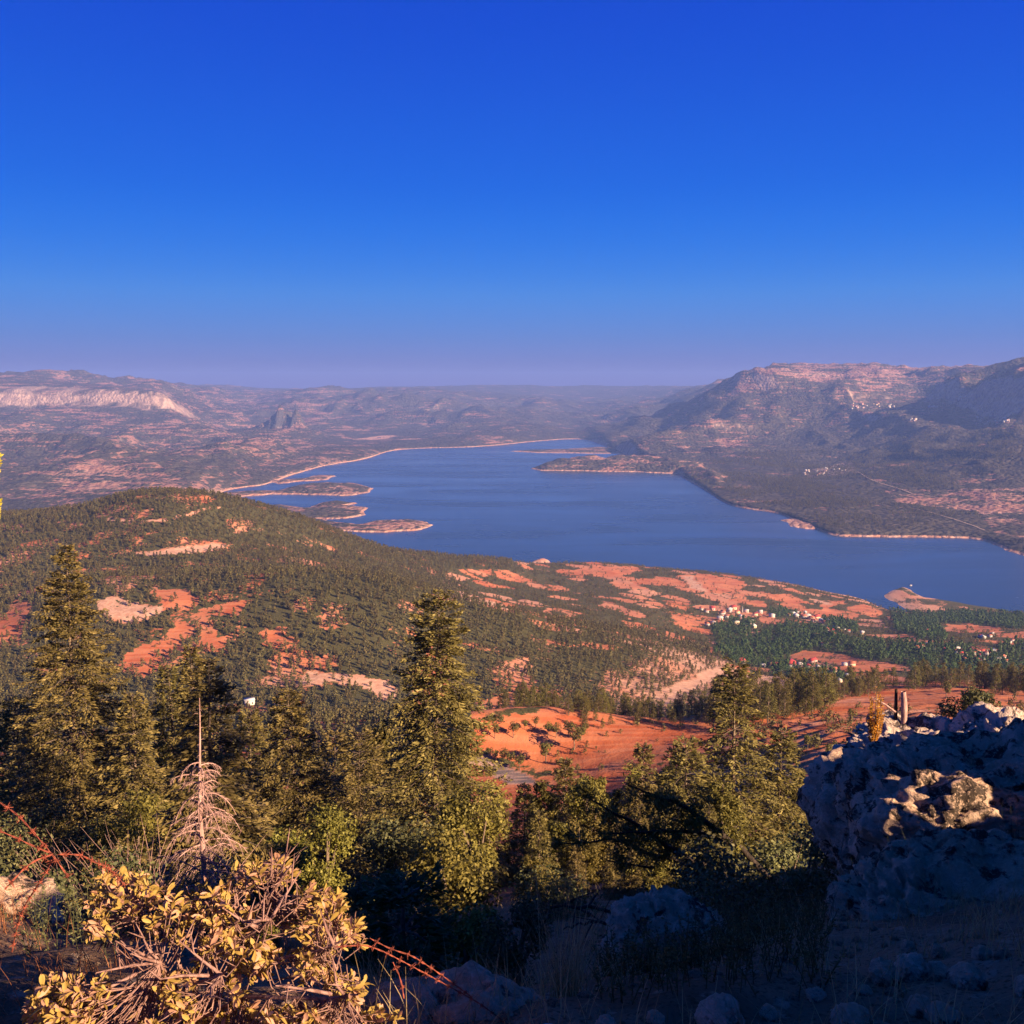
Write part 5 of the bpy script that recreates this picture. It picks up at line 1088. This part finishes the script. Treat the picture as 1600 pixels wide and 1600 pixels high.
lawn('grass', 'thin dry grass over the dark ledge', MAT_DRY, 26000, (-1.5, 4.5, 2.0, 7), lambda x, y, u, v: tuf(x, y, 5) * (u > 560), (.05, .2), .6, 5)
lawn('grass', 'tall thin green grass stems between the boulders', MAT_GREENGRASS, 9000, (0, 4.5, 3.4, 9), lambda x, y, u, v: tuf(x, y, 6) * (u > 1000) * ((u < 1310) | (y > 5.4)), (.12, .38), .35, 6)
lawn('grass', 'russet dry grass left of the yellow leaved shrub', MAT_RED, 7000, (-3.2, -1.0, 2.4, 5.5), lambda x, y, u, v: tuf(x, y, 7) * (u < 240), (.08, .26), .7, 7)
lawn('grass', 'sunlit straw grass on the slope behind the ledge', MAT_DRY, 14000, (-6, 8, 6, 24), lambda x, y, u, v: tuf(x / 4, y / 4, 8), (.15, .45), .5, 8, .004)
g = np.random.default_rng(91); p = np.array(stand(880, 2.75)); n = 150; P = np.stack([g.normal(0, .03, n), g.normal(0, .03, n), 0 * g.random(n)], 1)
V, F, C = blades(P, g.uniform(.12, .40, n), .55, g, .0012, 5, .2); t = thing('grass_tuft', 'tall dry grass tuft fanning out in the dark middle of the ledge', 'grass tuft', tuple(p)); link('blades', mk_mesh('blades', V, F, MAT_DRY, False, C), t)
p = np.array(stand(1590, 5.0)); n = 60; P = np.stack([g.normal(0, .05, n), g.normal(0, .05, n), 0 * g.random(n)], 1); V, F, C = blades(P, g.uniform(.15, .42, n), .5, g, .0016, 5, .2); t = thing('grass_tuft', 'grass tuft at the right edge beside the big boulder', 'grass tuft', tuple(p)); link('blades', mk_mesh('blades', V, F, MAT_DRY, False, C), t)
# small leafy weeds before the middle boulder, and the herbs at the left
def weeds(name, label, mat, spots, seed, hgt=(.10, .22), leaf=.016):
    g = np.random.default_rng(seed); acc = Acc(); Cs, Ds = [], []
    for (x, y) in spots:
        z = gz(x, y); H = g.uniform(*hgt); d = np.array([g.normal(0, .22), g.normal(0, .22), 1]); d /= np.linalg.norm(d); b = np.array([x, y, z - .01]); acc.add(*tube([b, b + d * H * .5, b + d * H + (0, 0, -.01)], [.0016, .0013, .0007], 3), np.full((9, 4), .3))
        m = 22; t = g.random(m) ** .8; a = rnd_dir(g, m) * np.array([1, 1, .4]) + (0, 0, .35); Cs.append(b + d * (t * H)[:, None] + a * leaf * .6); Ds.append(a)
    C = np.concatenate(Cs); D = np.concatenate(Ds); V, F = quads(C, D, rnd_dir(g, len(C)) + (0, 0, .8), leaf * g.uniform(.6, 1.3, len(C)), leaf * .35, g); tt = np.repeat(np.clip(g.normal(.5, .25, len(C)), 0, 1), 4); acc.add(V, F, np.stack([tt] * 3 + [0 * tt + 1], 1))
    tag(link(name, acc.mesh(name, mat)), label, kind='stuff')
weeds('weeds', 'small leafy weeds in front of the middle boulder', straw_mat('weed_leaves', (.05, .055, .02), (.17, .15, .05)), [stand(u, Y)[:2] for u, Y in zip(g.uniform(940, 1290, 330), g.uniform(2.5, 3.9, 330))], 95)
weeds('weeds', 'upright grey green herbs behind the yellow leaved shrub', straw_mat('herb_leaves', (.05, .06, .03), (.25, .24, .10)), [stand(u, Y)[:2] for u, Y in zip(g.uniform(40, 190, 46), g.uniform(3.4, 4.8, 46))], 96, (.18, .38), .02)
weeds('weeds', 'dark green undergrowth in the hollow behind the ledge', MAT_DARK, [stand(u, Y)[:2] for u, Y in zip(g.uniform(560, 1300, 420), g.uniform(4.6, 9.5, 420))], 97, (.12, .4), .03)
t = NT('juniper_green'); MAT_JUN = leaf_mat('juniper_green', (0.012, 0.035, 0.008), (0.05, 0.11, 0.025))
pj, Hj = at_top(628, 1385, 5.2); a, b, c = fir_mesh(640, max(Hj, .75), .34, .8, 9.0, .05, .02, 0); a.materials.clear(); a.materials.append(MAT_JUN); tj = thing('conifer_sapling', 'small green conifer in the shade right of the yellow leaved shrub', 'sapling', pj); link('crown', a, tj); link('branches', b, tj); link('trunk', c, tj)

# ------------------------------------------------------------------ snag, saplings, fallen limbs
def snag():
    g = np.random.default_rng(151); Y = 10.9; x, y, zt = [float(k) for k in pt(1412, 1078, Y)]; zb = float(pt(1412, 1162, Y)[2]); H = zt - zb; k = H / 1.0
    t = thing('dead_snag', 'bare broken trunk with pale splayed roots on top of the sunlit rock', 'tree stump', (x, y, zb - .02))
    a = Acc(); h = np.linspace(0, H, 10); a.add(*tube(np.stack([.02 * np.sin(h * 5), 0 * h, h], 1), np.interp(h, [0, H], [.044, .030]) * (1 + .12 * np.sin(h * 17)), 9)); link('trunk', a.mesh('trunk', MAT_GREYWOOD, True), t)
    a = Acc(); a.add(*tube(np.stack([-.062 + .006 * np.sin(h * 6), .05 + 0 * h, h * 1.02], 1), np.interp(h, [0, H], [.028, .016]), 7)); link('trunk', a.mesh('trunk', bark_dark, True), t)  # dark strip standing in for the snag's shadow, shaped as a second trunk
    for i, ang in enumerate((2.6, 3.3, -.2, .5, -1.4)):
        d = np.array([math.cos(ang), math.sin(ang) * .6, 0]); q = np.linspace(0, 1, 6); a = Acc(); a.add(*tube(d * (.03 + .22 * q)[:, None] + np.array([0, 0, 1]) * (.10 * (1 - q) ** 2 + .015 * np.sin(q * 7))[:, None], np.interp(q, [0, 1], [.018, .005]), 5)); link('root', a.mesh('root', MAT_GREYWOOD, True), t)
    for P, r in (([(-.08, 0, .62 * H), (-.2, 0, .76 * H), (-.36, 0, .9 * H)], .014), ([(.04, 0, .3 * H), (.13, 0, .26 * H), (.19, 0, .2 * H)], .013), ([(-.08, 0, .4 * H), (-.13, 0, .36 * H), (-.2, .03, .42 * H)], .012)):
        a = Acc(); a.add(*tube(P, [r, r * .8, r * .4], 5)); link('limb', a.mesh('limb', MAT_GREYWOOD, True), t)
snag()
MAT_GOLD = leaf_mat('golden_leaves', (0.42, 0.22, 0.02), (0.90, 0.52, 0.06), .35); MAT_YELLOW = leaf_mat('yellow_leaves', (0.30, 0.26, 0.03), (0.75, 0.62, 0.08), .35)
def sapling(u, vt, vb, Y, spread, mat, label, seed, nst=9, leaf=.028, green=None, per=75):
    g = np.random.default_rng(seed); x, y, zt = [float(k) for k in pt(u, vt, Y)]; zb = float(pt(u, vb, Y)[2]); H = zt - zb; t = thing('sapling', label, 'sapling', (x, y, zb)); wood = Acc(); Cs, Ds = [], []
    wood.add(*tube([(0, 0, -.25), (.01, 0, H * .4), (0, 0, H)], [.012, .009, .002], 5)); stems = [(np.array([0, 0, .1 * H]), np.array([0, 0, H]))]
    for k in range(nst):
        a = k * 2.4; h0 = g.uniform(.2, .55) * H; e = np.array([math.cos(a) * spread * g.uniform(.5, 1), math.sin(a) * spread * g.uniform(.5, 1), h0 + g.uniform(.25, .42) * H]); b = np.array([0, 0, h0]); m = b * .5 + e * .5 + np.array([e[0] * .2, e[1] * .2, -.05 * H]); wood.add(*tube([b, m, e], [.005, .004, .0015], 4)); stems.append((m, e)); stems.append((b, m))
    for b, e in stems:
        n = per; q = g.random(n); C = b + (e - b) * q[:, None]; d = rnd_dir(g, n) * np.array([1, 1, .6]) + (0, 0, .5); Cs.append(C + d * leaf * .7); Ds.append(d)
    C = np.concatenate(Cs); D = np.concatenate(Ds); n = len(C); V, F = quads(C, D, rnd_dir(g, n), leaf * g.uniform(.6, 1.2, n), leaf * .5, g); tt = np.repeat(np.clip(g.normal(.5, .25, n), 0, 1), 4); hi = np.repeat(C[:, 2] > H * .30, 4); cc = np.stack([tt] * 3 + [0 * tt + 1], 1)
    link('stems', wood.mesh('stems', MAT_TWIG, True), t)
    sel = hi.reshape(-1, 4)[:, 0]
    for msk, mm, nm in ((sel, mat, 'leaves'), (~sel, green or mat, 'lower_leaves')):
        if msk.any():
            vv_ = V.reshape(-1, 4, 3)[msk].reshape(-1, 3); link(nm, mk_mesh(nm, vv_, np.arange(len(vv_)).reshape(-1, 4), mm, False, cc.reshape(-1, 4, 4)[msk].reshape(-1, 4)), t)
sapling(1370, 1066, 1215, 9.0, .085, MAT_GOLD, 'slender sapling with golden leaves in front of the boulder', 161, 12, .022, MAT_OAK, 85)  # greener, darker lower leaves put the shade at its foot into the colour
sapling(-36, 690, 905, 9.0, .20, MAT_YELLOW, 'yellow leaved sapling reaching in at the left edge', 162, 16, .035, None, 120)
def fallen(pts_, Y, r, label, seed, twigs=5):
    g = np.random.default_rng(seed); P = np.array([[float(k) for k in pt(u, v, Y + dy)] for u, v, dy in pts_]); o = P[0].copy(); n = 16; q = np.linspace(0, 1, n); k = np.linspace(0, 1, len(P)); Q = np.stack([np.interp(q, k, P[:, c]) for c in range(3)], 1) - o + g.normal(0, r * .5, (n, 3)); t = thing('fallen_branch', label, 'branch', tuple(o)); a = Acc(); a.add(*tube(Q, np.interp(q, [0, 1], [r, r * .35]), 6)); link('limb', a.mesh('limb', bark_dark, True), t)
    for w in range(twigs):
        i = int(g.integers(4, n - 1)); d = rnd_dir(g, 1)[0]; d[2] = abs(d[2]) * .5; a = Acc(); a.add(*tube([Q[i], Q[i] + d * .12, Q[i] + d * .28 + (0, 0, -.02)], [r * .4, r * .3, r * .1], 4)); link('twig', a.mesh('twig', bark_dark, True), t)
fallen([(1120,1436,0),(1040,1425,.2),(960,1424,.3),(865,1416,.4)], 6.2, .025, 'long dark fallen branch lying behind the middle boulder', 171)
fallen([(1010,1452,0),(930,1440,.2),(880,1452,.3)], 5.8, .014, 'thin dark fallen branch left of the middle boulder', 172)

# ------------------------------------------------------------------ the yellow leaved shrub in front
MAT_SLEAF = NT('shrub_leaf'); _t = MAT_SLEAF; _r = _t.n('ObjectInfo').outputs['Random']; _a = _t.attr('tint'); _n = _t.noise(_t.pos(), 24, 3)
_c = _t.mix(_n, (0.26, 0.165, 0.038), (0.48, 0.33, 0.085)); _c = _t.mix(_t.step(_r, .55, .75), _c, (0.42, 0.225, 0.13)); _c = _t.mix(_t.step(_a.outputs['Fac'], .6, .72), _c, (0.48, 0.26, 0.16)); MAT_SLEAF = _t.done(_c, .6, None, .3, trans=(.18, _c))
MAT_STWIG = bark_mat('shrub_bark', (0.17, 0.09, 0.075), (0.36, 0.215, 0.18), 60)
def leaf_proto(seed):                                # obovate, folded along the midrib and bent back
    g = np.random.default_rng(seed); n = 5; q = np.array([0, .25, .55, .82, 1.0]); w = np.array([.04, .10, .16, .145, .02]) * g.uniform(.85, 1.2); bend = g.uniform(.05, .35); V = []
    for a, b in zip(q, w): z = -bend * a * a; V += [(a, -b, z + b * .35), (a, 0, z), (a, b, z + b * .35)]
    F = []
    for i in range(n - 1):
        for j in range(2): F.append([3*i+j, 3*i+j+1, 3*i+3+j+1, 3*i+3+j])
    return np.array(V), np.array(F)
def shrub():
    g = np.random.default_rng(181); base = np.array(stand(300, 2.45)); base[2] -= .02
    sh_ = thing('shrub', 'spiny shrub with sunlit yellow leaves and pink grey twigs in the lower left', 'shrub', tuple(base))
    protos = [leaf_proto(190 + i) for i in range(5)]; PM = [mk_mesh('leaf', v, f, MAT_SLEAF, True, np.full((len(v), 4), .3)) for v, f in protos]
    prof = ([40, 60, 90, 120, 148, 160, 200, 250, 290, 330, 400, 440, 470, 520, 560, 600, 640], [1570, 1545, 1520, 1480, 1395, 1372, 1362, 1385, 1400, 1362, 1350, 1338, 1378, 1392, 1430, 1490, 1560])
    tips = []
    while len(tips) < 720:
        u = g.uniform(40, 620); vt = np.interp(u, *prof); v = vt + (1690 - vt) * g.random() ** 1.25; Y = 2.55 - 0.55 * (v - 1340) / 350 + g.uniform(-.12, .25)
        if u < 150 and v < 1480 and not (u > 135): continue
        if 165 < u < 290 and 1425 < v < 1490 and g.random() < .75: continue
        if 540 < u and v < 1440: continue
        if vn2(np.array([u / 55.]), np.array([v / 50.]), 8)[0] < -.12: continue
        if u > 560 and g.random() < .55: continue
        tips.append((u, v, Y))
    wood = Acc(); L = []
    mains = []
    for (u, v, Y) in [(200,1400,2.5),(330,1400,2.5),(440,1375,2.45),(430,1430,2.3),(540,1470,2.25),(560,1560,2.1),(250,1500,2.25),(120,1560,2.3),(350,1520,2.2)]:
        e = np.array([float(k) for k in pt(u, v, Y)]) - base; m = e * .5 + np.array([e[0] * -.12, e[1] * .1, .06]); P = np.array([(0, 0, -.03), m * .55, m, e * .8 + (0, 0, .02), e]) + g.normal(0, .006, (5, 3)); wood.add(*tube(P, [.0075, .006, .005, .004, .0025], 6)); mains.append(P)
    nodes = np.concatenate([np.concatenate([P[i] + (P[i+1] - P[i]) * q for q in (0, .33, .66)]).reshape(-1, 3) for P in mains for i in range(1, 4)])
    for (u, v, Y) in tips:
        e = np.array([float(k) for k in pt(u, v, Y)]) - base; dd = np.linalg.norm(nodes - e, axis=1); b = nodes[np.argsort(dd)[int(g.integers(0, 3))]]
        d = unit((e - b)[None])[0] + np.array([0, 0, .35]) + g.normal(0, .15, 3); d = d / np.linalg.norm(d); ln = min(np.linalg.norm(e - b), .16)
        b2 = b * .35 + (e - d * ln) * .65; P = np.array([b, b2, e - d * ln * .4, e]); wood.add(*tube(P, [.0018, .0016, .0014, .0009], 4))
        if g.random() < .5: q = e - d * ln * .5; s_ = rnd_dir(g, 1)[0]; wood.add(*tube([q, q + s_ * .03, q + s_ * .055], [.0018, .0014, .0004], 3))
        nl = int(g.integers(13, 21))
        for k in range(nl):
            s_ = k / nl; a = k * 2.4 + g.uniform(-.3, .3); perp = unit(np.cross(d, rnd_dir(g, 1)[0])[None])[0]; perp2 = np.cross(d, perp); out = perp * math.cos(a) + perp2 * math.sin(a); dirn = d * g.uniform(.25, .9) + out * g.uniform(.5, 1.0); dirn /= np.linalg.norm(dirn)
            L.append((e - d * ln * .55 * s_ * g.random(), dirn, g.uniform(.0165, .032) * (0.8 + .35 * g.random()), v + g.uniform(0, 80)))
    for (u, v, Y) in [(448,1332,2.4),(462,1345,2.4),(435,1350,2.42),(205,1490,2.2),(222,1462,2.25),(560,1535,2.15),(330,1395,2.4),(350,1420,2.3),(280,1470,2.2),(395,1440,2.2),(520,1500,2.1),(150,1520,2.2),(110,1570,2.1),(470,1360,2.38),(425,1345,2.4),(250,1530,2.05),(330,1560,2.0),(430,1540,2.0),(180,1470,2.25),(500,1420,2.25)]:
        e = np.array([float(k) for k in pt(u, v, Y)]) - base; b = nodes[np.argmin(np.linalg.norm(nodes - e, axis=1))]; b = e + (b - e) * min(1, .16 / max(1e-6, np.linalg.norm(b - e))); m = (b + e) / 2 + g.normal(0, .006, 3); wood.add(*tube([b, m, e], [.0046, .0036, .0014], 5))
        for w in range(5):
            q = b + (e - b) * g.uniform(.2, 1); s_ = rnd_dir(g, 1)[0] + (0, 0, .4); l_ = g.uniform(.02, .06); wood.add(*tube([q, q + s_ * l_ * .6, q + s_ * l_], [.0022, .0016, .0006], 4))
    link('branches', wood.mesh('branches', MAT_STWIG, True), sh_)
    L.sort(key=lambda q: -(q[2] + .00004 * q[3])); acc = Acc()
    for i, (p, d, ln, _) in enumerate(L):
        x = Vector(d); zr = Vector(rnd_dir(g, 1)[0]) + Vector((0, 0, .8)); y = zr.cross(x).normalized(); z = x.cross(y); k = i % 5
        if i < 300:
            o = link('leaf', PM[k], sh_); o.matrix_local = Matrix(((x[0]*ln, y[0]*ln, z[0]*ln, p[0]), (x[1]*ln, y[1]*ln, z[1]*ln, p[1]), (x[2]*ln, y[2]*ln, z[2]*ln, p[2]), (0, 0, 0, 1)))
        else:
            V, F = protos[k]; M = np.array([x, y, z]) * ln; acc.add(V @ M + p, F, np.full((len(V), 4), g.random()))
    o = link('leaves', acc.mesh('leaves', MAT_SLEAF, True), sh_); o['kind'] = 'stuff'
    print('shrub leaves', len(L))
shrub()

# ------------------------------------------------------------------ rusty barbed wire
MAT_RUST = flat_mat('rusty_wire', (0.24, 0.06, 0.035), .75, .3, .25, 120)
def bwire(strands, label, group=None, step=.043, r=.0010):
    g = np.random.default_rng(len(strands) * 7 + 3); o = np.array([float(k) for k in pt(*strands[0][0])]); t = thing('barbed_wire', label, 'barbed wire', tuple(o), 0, group)
    a = Acc()
    for s_ in (-1, 1): a.add(*tube([(0, -.009, s_ * .0016), (.0012 * s_, -.002, .002 * s_), (-.0012 * s_, .002, -.002 * s_), (0.004, .011, -s_ * .003)], [.0005, .0009, .0009, .0004], 4)); a.add(*tube([(s_ * .003, -.004, -.009), (.002, .001, -.002), (-.002, .001, .002), (-s_ * .004, .003, .011)], [.0004, .0009, .0009, .0004], 4))
    for q in range(3): th = np.linspace(0, 6.283, 9); a.add(*tube(np.stack([-.003 + .003 * q + 0 * th, .0026 * np.cos(th), .0026 * np.sin(th)], 1), .0009, 4))
    bm_ = a.mesh('barb', MAT_RUST, True)
    for S in strands:
        P = np.array([[float(k) for k in pt(*q)] for q in S]) - o; k = np.concatenate([[0], np.cumsum(np.linalg.norm(np.diff(P, axis=0), axis=1))]); n = max(20, int(k[-1] / .006)); q = np.linspace(0, k[-1], n); C = np.stack([np.interp(q, k, P[:, c]) for c in range(3)], 1)
        ker = np.ones(9) / 9; C = np.stack([np.convolve(np.pad(C[:, c], 4, mode='edge'), ker, 'valid') for c in range(3)], 1); T = unit(np.gradient(C, axis=0)); A = unit(np.cross(T, np.array([0.1, 1, .2]))); B = np.cross(T, A); acc = Acc()
        for ph in (0, math.pi): th = q / .011 + ph; acc.add(*tube(C + (A * np.cos(th)[:, None] + B * np.sin(th)[:, None]) * r * 1.0, r, 5))
        link('wire', acc.mesh('wire', MAT_RUST, True), t)
        for d in np.arange(step * .6, k[-1], step):
            i = min(n - 1, int(d / k[-1] * n)); x = Vector(T[i]); z = Vector(rnd_dir(g, 1)[0]); y = z.cross(x).normalized(); z = x.cross(y); ob = link('barb', bm_, t); ob.matrix_local = Matrix(((x[0], y[0], z[0], C[i][0]), (x[1], y[1], z[1], C[i][1]), (x[2], y[2], z[2], C[i][2]), (0, 0, 0, 1)))
bwire([[(-20,1240,2.0),(30,1275,1.95),(80,1333,1.9),(108,1372,1.9)],[(-20,1292,1.9),(20,1306,1.9),(55,1324,1.9),(88,1336,1.9)],[(86,1334,1.9),(48,1346,1.85),(16,1380,1.8),(4,1394,1.8)],[(86,1334,1.9),(75,1358,1.92),(60,1382,1.95),(40,1412,2.0),(28,1442,2.05),(18,1490,2.1)],[(86,1335,1.9),(125,1335,1.95),(150,1348,2.0),(172,1358,2.1),(196,1385,2.2)]], 'crossing strands of rusty barbed wire at the left edge')
bwire([[(520,1480,2.15),(572,1476,2.2),(602,1488,2.22),(640,1508,2.25),(690,1535,2.3),(745,1565,2.35),(800,1605,2.4)],[(574,1464,2.25),(612,1484,2.25),(642,1492,2.25),(685,1520,2.3),(740,1560,2.33)],[(612,1500,2.22),(626,1528,2.22),(632,1565,2.2)]], 'rusty barbed wire sagging over the flat grey rock right of the shrub')
# ------------------------------------------------------------------ litter
def cup():
    x, y, z = stand(857, 2.27); t = thing('paper_cup', 'white paper cup with blue lettering lying among the grass at the bottom edge', 'paper cup', (x, y, z + .004)); M = flat_mat('white_paper', (.72, .72, .76), .6, .3, .04, 40); B = flat_mat('blue_ink', (.05, .10, .42), .6, .3, .04, 40)
    th = np.linspace(0, 2 * math.pi, 25)[:-1]; prof = [(.0, 0.001), (.0165, .0), (.022, .040), (.0230, .0405), (.0225, .042), (.0212, .040), (.0158, .003), (0, .0035)]; V = np.array([(r * math.cos(a), r * math.sin(a), h) for r, h in prof for a in th]); n = 24
    F = np.array([[i*n+j, i*n+(j+1)%n, (i+1)*n+(j+1)%n, (i+1)*n+j] for i in range(len(prof)-1) for j in range(n)]); link('cup_wall', mk_mesh('cup_wall', V, F, M, True), t)
    cu = bpy.data.curves.new('lettering', 'FONT'); cu.body = 'loeleı'; cu.size = .018; cu.align_x = 'CENTER'; tmp = bpy.data.objects.new('tmp', cu); COL.objects.link(tmp); bpy.context.view_layer.update()
    me = bpy.data.meshes.new_from_object(tmp.evaluated_get(bpy.context.evaluated_depsgraph_get())); bpy.data.objects.remove(tmp)
    for v in me.vertices:
        h = .016 + v.co.y; r = .0165 + .0055 * h / .04 + .0004; a = -math.pi / 2 + v.co.x / r; v.co = (r * math.cos(a), r * math.sin(a), h)
    me.materials.clear(); me.materials.append(B); link('lettering', me, t); t.rotation_euler = (R(-14), R(10), R(8))
cup()
x, y, z = stand(905, 2.25); th = np.linspace(0, 2 * math.pi, 17)[:-1]; prof = [(0, .010), (.016, .010), (.0185, .007), (.019, -.004), (.0175, -.004), (.017, .006), (0, .0075)]; V = np.array([(r * math.cos(a) * (1 + (.03 if j % 2 else 0)), r * math.sin(a) * (1 + (.03 if j % 2 else 0)), h) for r, h in prof for j, a in enumerate(th)])
F = np.array([[i*16+j, i*16+(j+1)%16, (i+1)*16+(j+1)%16, (i+1)*16+j] for i in range(len(prof)-1) for j in range(16)]); o = link('bottle_cap', mk_mesh('bottle_cap', V, F, flat_mat('blue_plastic', (.06, .16, .42), .4, .5, .05, 40), False), None, (x, y, z + .012)); o.rotation_euler = (R(12), R(-8), 0); tag(o, 'blue plastic cap beside the paper cup at the bottom edge', 'bottle cap')

# ------------------------------------------------------------------ right of and behind the viewpoint: unseen boulders, juniper and pine added to cast shade
def shade_bush(x, y, h, r, seed, lab, mat=MAT_DARK):
    g = np.random.default_rng(seed); z = gz(x, y); t = thing('shade_juniper', lab, 'bush', (x, y, z - .1)); cs = []; rs = []
    for k in range(16): d = rnd_dir(g, 1)[0]; cs.append((d[0] * r * .6, d[1] * r * .6, h * (.5 + .34 * d[2]))); rs.append(r * .5)
    V, F, C = blobs(g, cs, rs, 260, .09, .6, .5, .1, .9); link('crown', mk_mesh('crown', V, F, mat, False, C), t); a = Acc()
    for c in cs[:8]: a.add(*tube([(0, 0, -.1), (c[0] * .4, c[1] * .4, c[2] * .5), c], [.03, .02, .008], 4))
    link('stems', a.mesh('stems', MAT_BARK), t)
# each is given by where its shade falls: q across the light, top = height of the shade's upper edge at the viewpoint
HX, HY, TN = SUN_DIR.x / math.cos(R(SUN_EL)), SUN_DIR.y / math.cos(R(SUN_EL)), math.tan(R(SUN_EL))
def side_xy(q, s): return s * HX - q * HY, s * HY + q * HX
def shade_rock(q, hw, top, s, seed, lab):
    x, y = side_xy(q, s); z0 = gz(x, y); zt = top + TN * s; h = (zt - z0) / 2 + .12
    V, F = rock_mesh(seed, 5, (hw * 1.0, hw * .75, h), .8, .55, False); V = V @ np.array(Matrix.Rotation(math.atan2(HX, -HY), 3, 'Z').transposed()); V[:, 2] += zt - V[:, 2].max()
    V -= np.array([0, 0, z0]); tag(link('boulder', mk_mesh('boulder', V, F, MAT_ROCK, True), None, (x, y, z0)), lab, 'boulder')
for i, (q, hw, top, s, lab) in enumerate([(2.62,1.0,419.2,2.6,'unseen boulder added right beside the viewpoint to shade the ledge'),(4.35,.95,418.85,2.7,'second unseen boulder added to shade the ledge'),(5.45,.80,418.42,2.5,'third unseen boulder added to shade the ledge'),(6.85,.5,417.45,2.4,'low unseen boulder added to shape the sun patch'),(7.9,.85,418.05,2.5,'fourth unseen boulder added to shade the biggest boulder'),(9.3,.8,417.55,2.6,'last unseen boulder added as a shade caster')]): shade_rock(q, hw, top, s, 710 + i, lab)
x, y = side_xy(6.7, 2.6); z = gz(x, y); g = np.random.default_rng(720); t = thing('shade_juniper', 'unseen small juniper on a bare stem added to limit the sun patch', 'bush', (x, y, z)); zc = 418.2 + TN * 2.6 - z  # unseen crown added to block sunlight above the patch on the boulder
V, F, C = blobs(g, [(HY * -q, HX * q, zc + g.uniform(-.1, .12)) for q in np.linspace(-.45, .45, 9)], [.2] * 9, 240, .05, .5, .4, .1, .9); link('crown', mk_mesh('crown', V, F, MAT_DARK, False, C), t); a = Acc(); a.add(*tube([(0, 0, -.1), (.03, 0, zc * .6), (0, 0, zc)], [.05, .04, .015], 6)); link('stem', a.mesh('stem', MAT_BARK, True), t)
x, y = side_xy(10.75, 8.0); z = gz(x, y); t = thing('shade_pine', 'unseen tall pine with a high crown added to shade the dark fir', 'pine tree', (x, y, z - .1)); g = np.random.default_rng(741)  # unseen, added to shade the fir behind the dead tree
zc0, zc1 = 418.5 + TN * 8 - z, 421.2 + TN * 8 - z; cs = [(*(g.normal(0, .42, 2)), g.uniform(zc0 + .3, zc1 - .2)) for k in range(26)]
V, F, C = blobs(g, cs, [.42] * 26, 200, .1, .4, .5, .1, .9); link('crown', mk_mesh('crown', V, F, MAT_PINE, False, C), t); a = Acc(); a.add(*tube([(0, 0, 0), (.05, 0, zc0 * .5), (0, 0, zc1)], [.13, .10, .03], 7)); link('trunk', a.mesh('trunk', MAT_BARK, True), t)
# ------------------------------------------------------------------ the air: one even box of haze round everything
bpy.context.view_layer.update()
lo = np.array([1e9] * 3); hi = -lo
for o in scene.objects:
    if o.type == 'MESH' and o.data and len(o.data.vertices):
        for c in o.bound_box:
            w = o.matrix_world @ Vector(c); lo = np.minimum(lo, w); hi = np.maximum(hi, w)
lo -= (60, 60, 1.0); hi += (60, 60, 5.0)
t = NT('haze_air'); pv = t.n('VolumePrincipled', {'Color': (0.27, 0.43, 1.0), 'Density': HAZE, 'Anisotropy': 0.0})
t.t.links.new(pv.outputs[0], t.out.inputs['Volume'])
V = [(x, y, z) for x in (lo[0], hi[0]) for y in (lo[1], hi[1]) for z in (lo[2], hi[2])]
me = mk_mesh('haze', V, np.array([[0,1,3,2],[4,6,7,5],[0,4,5,1],[2,3,7,6],[0,2,6,4],[1,5,7,3]]), t.m)
tag(link('haze', me), 'thin blue evening haze filling the valley', kind='stuff')
print('haze', lo, hi)
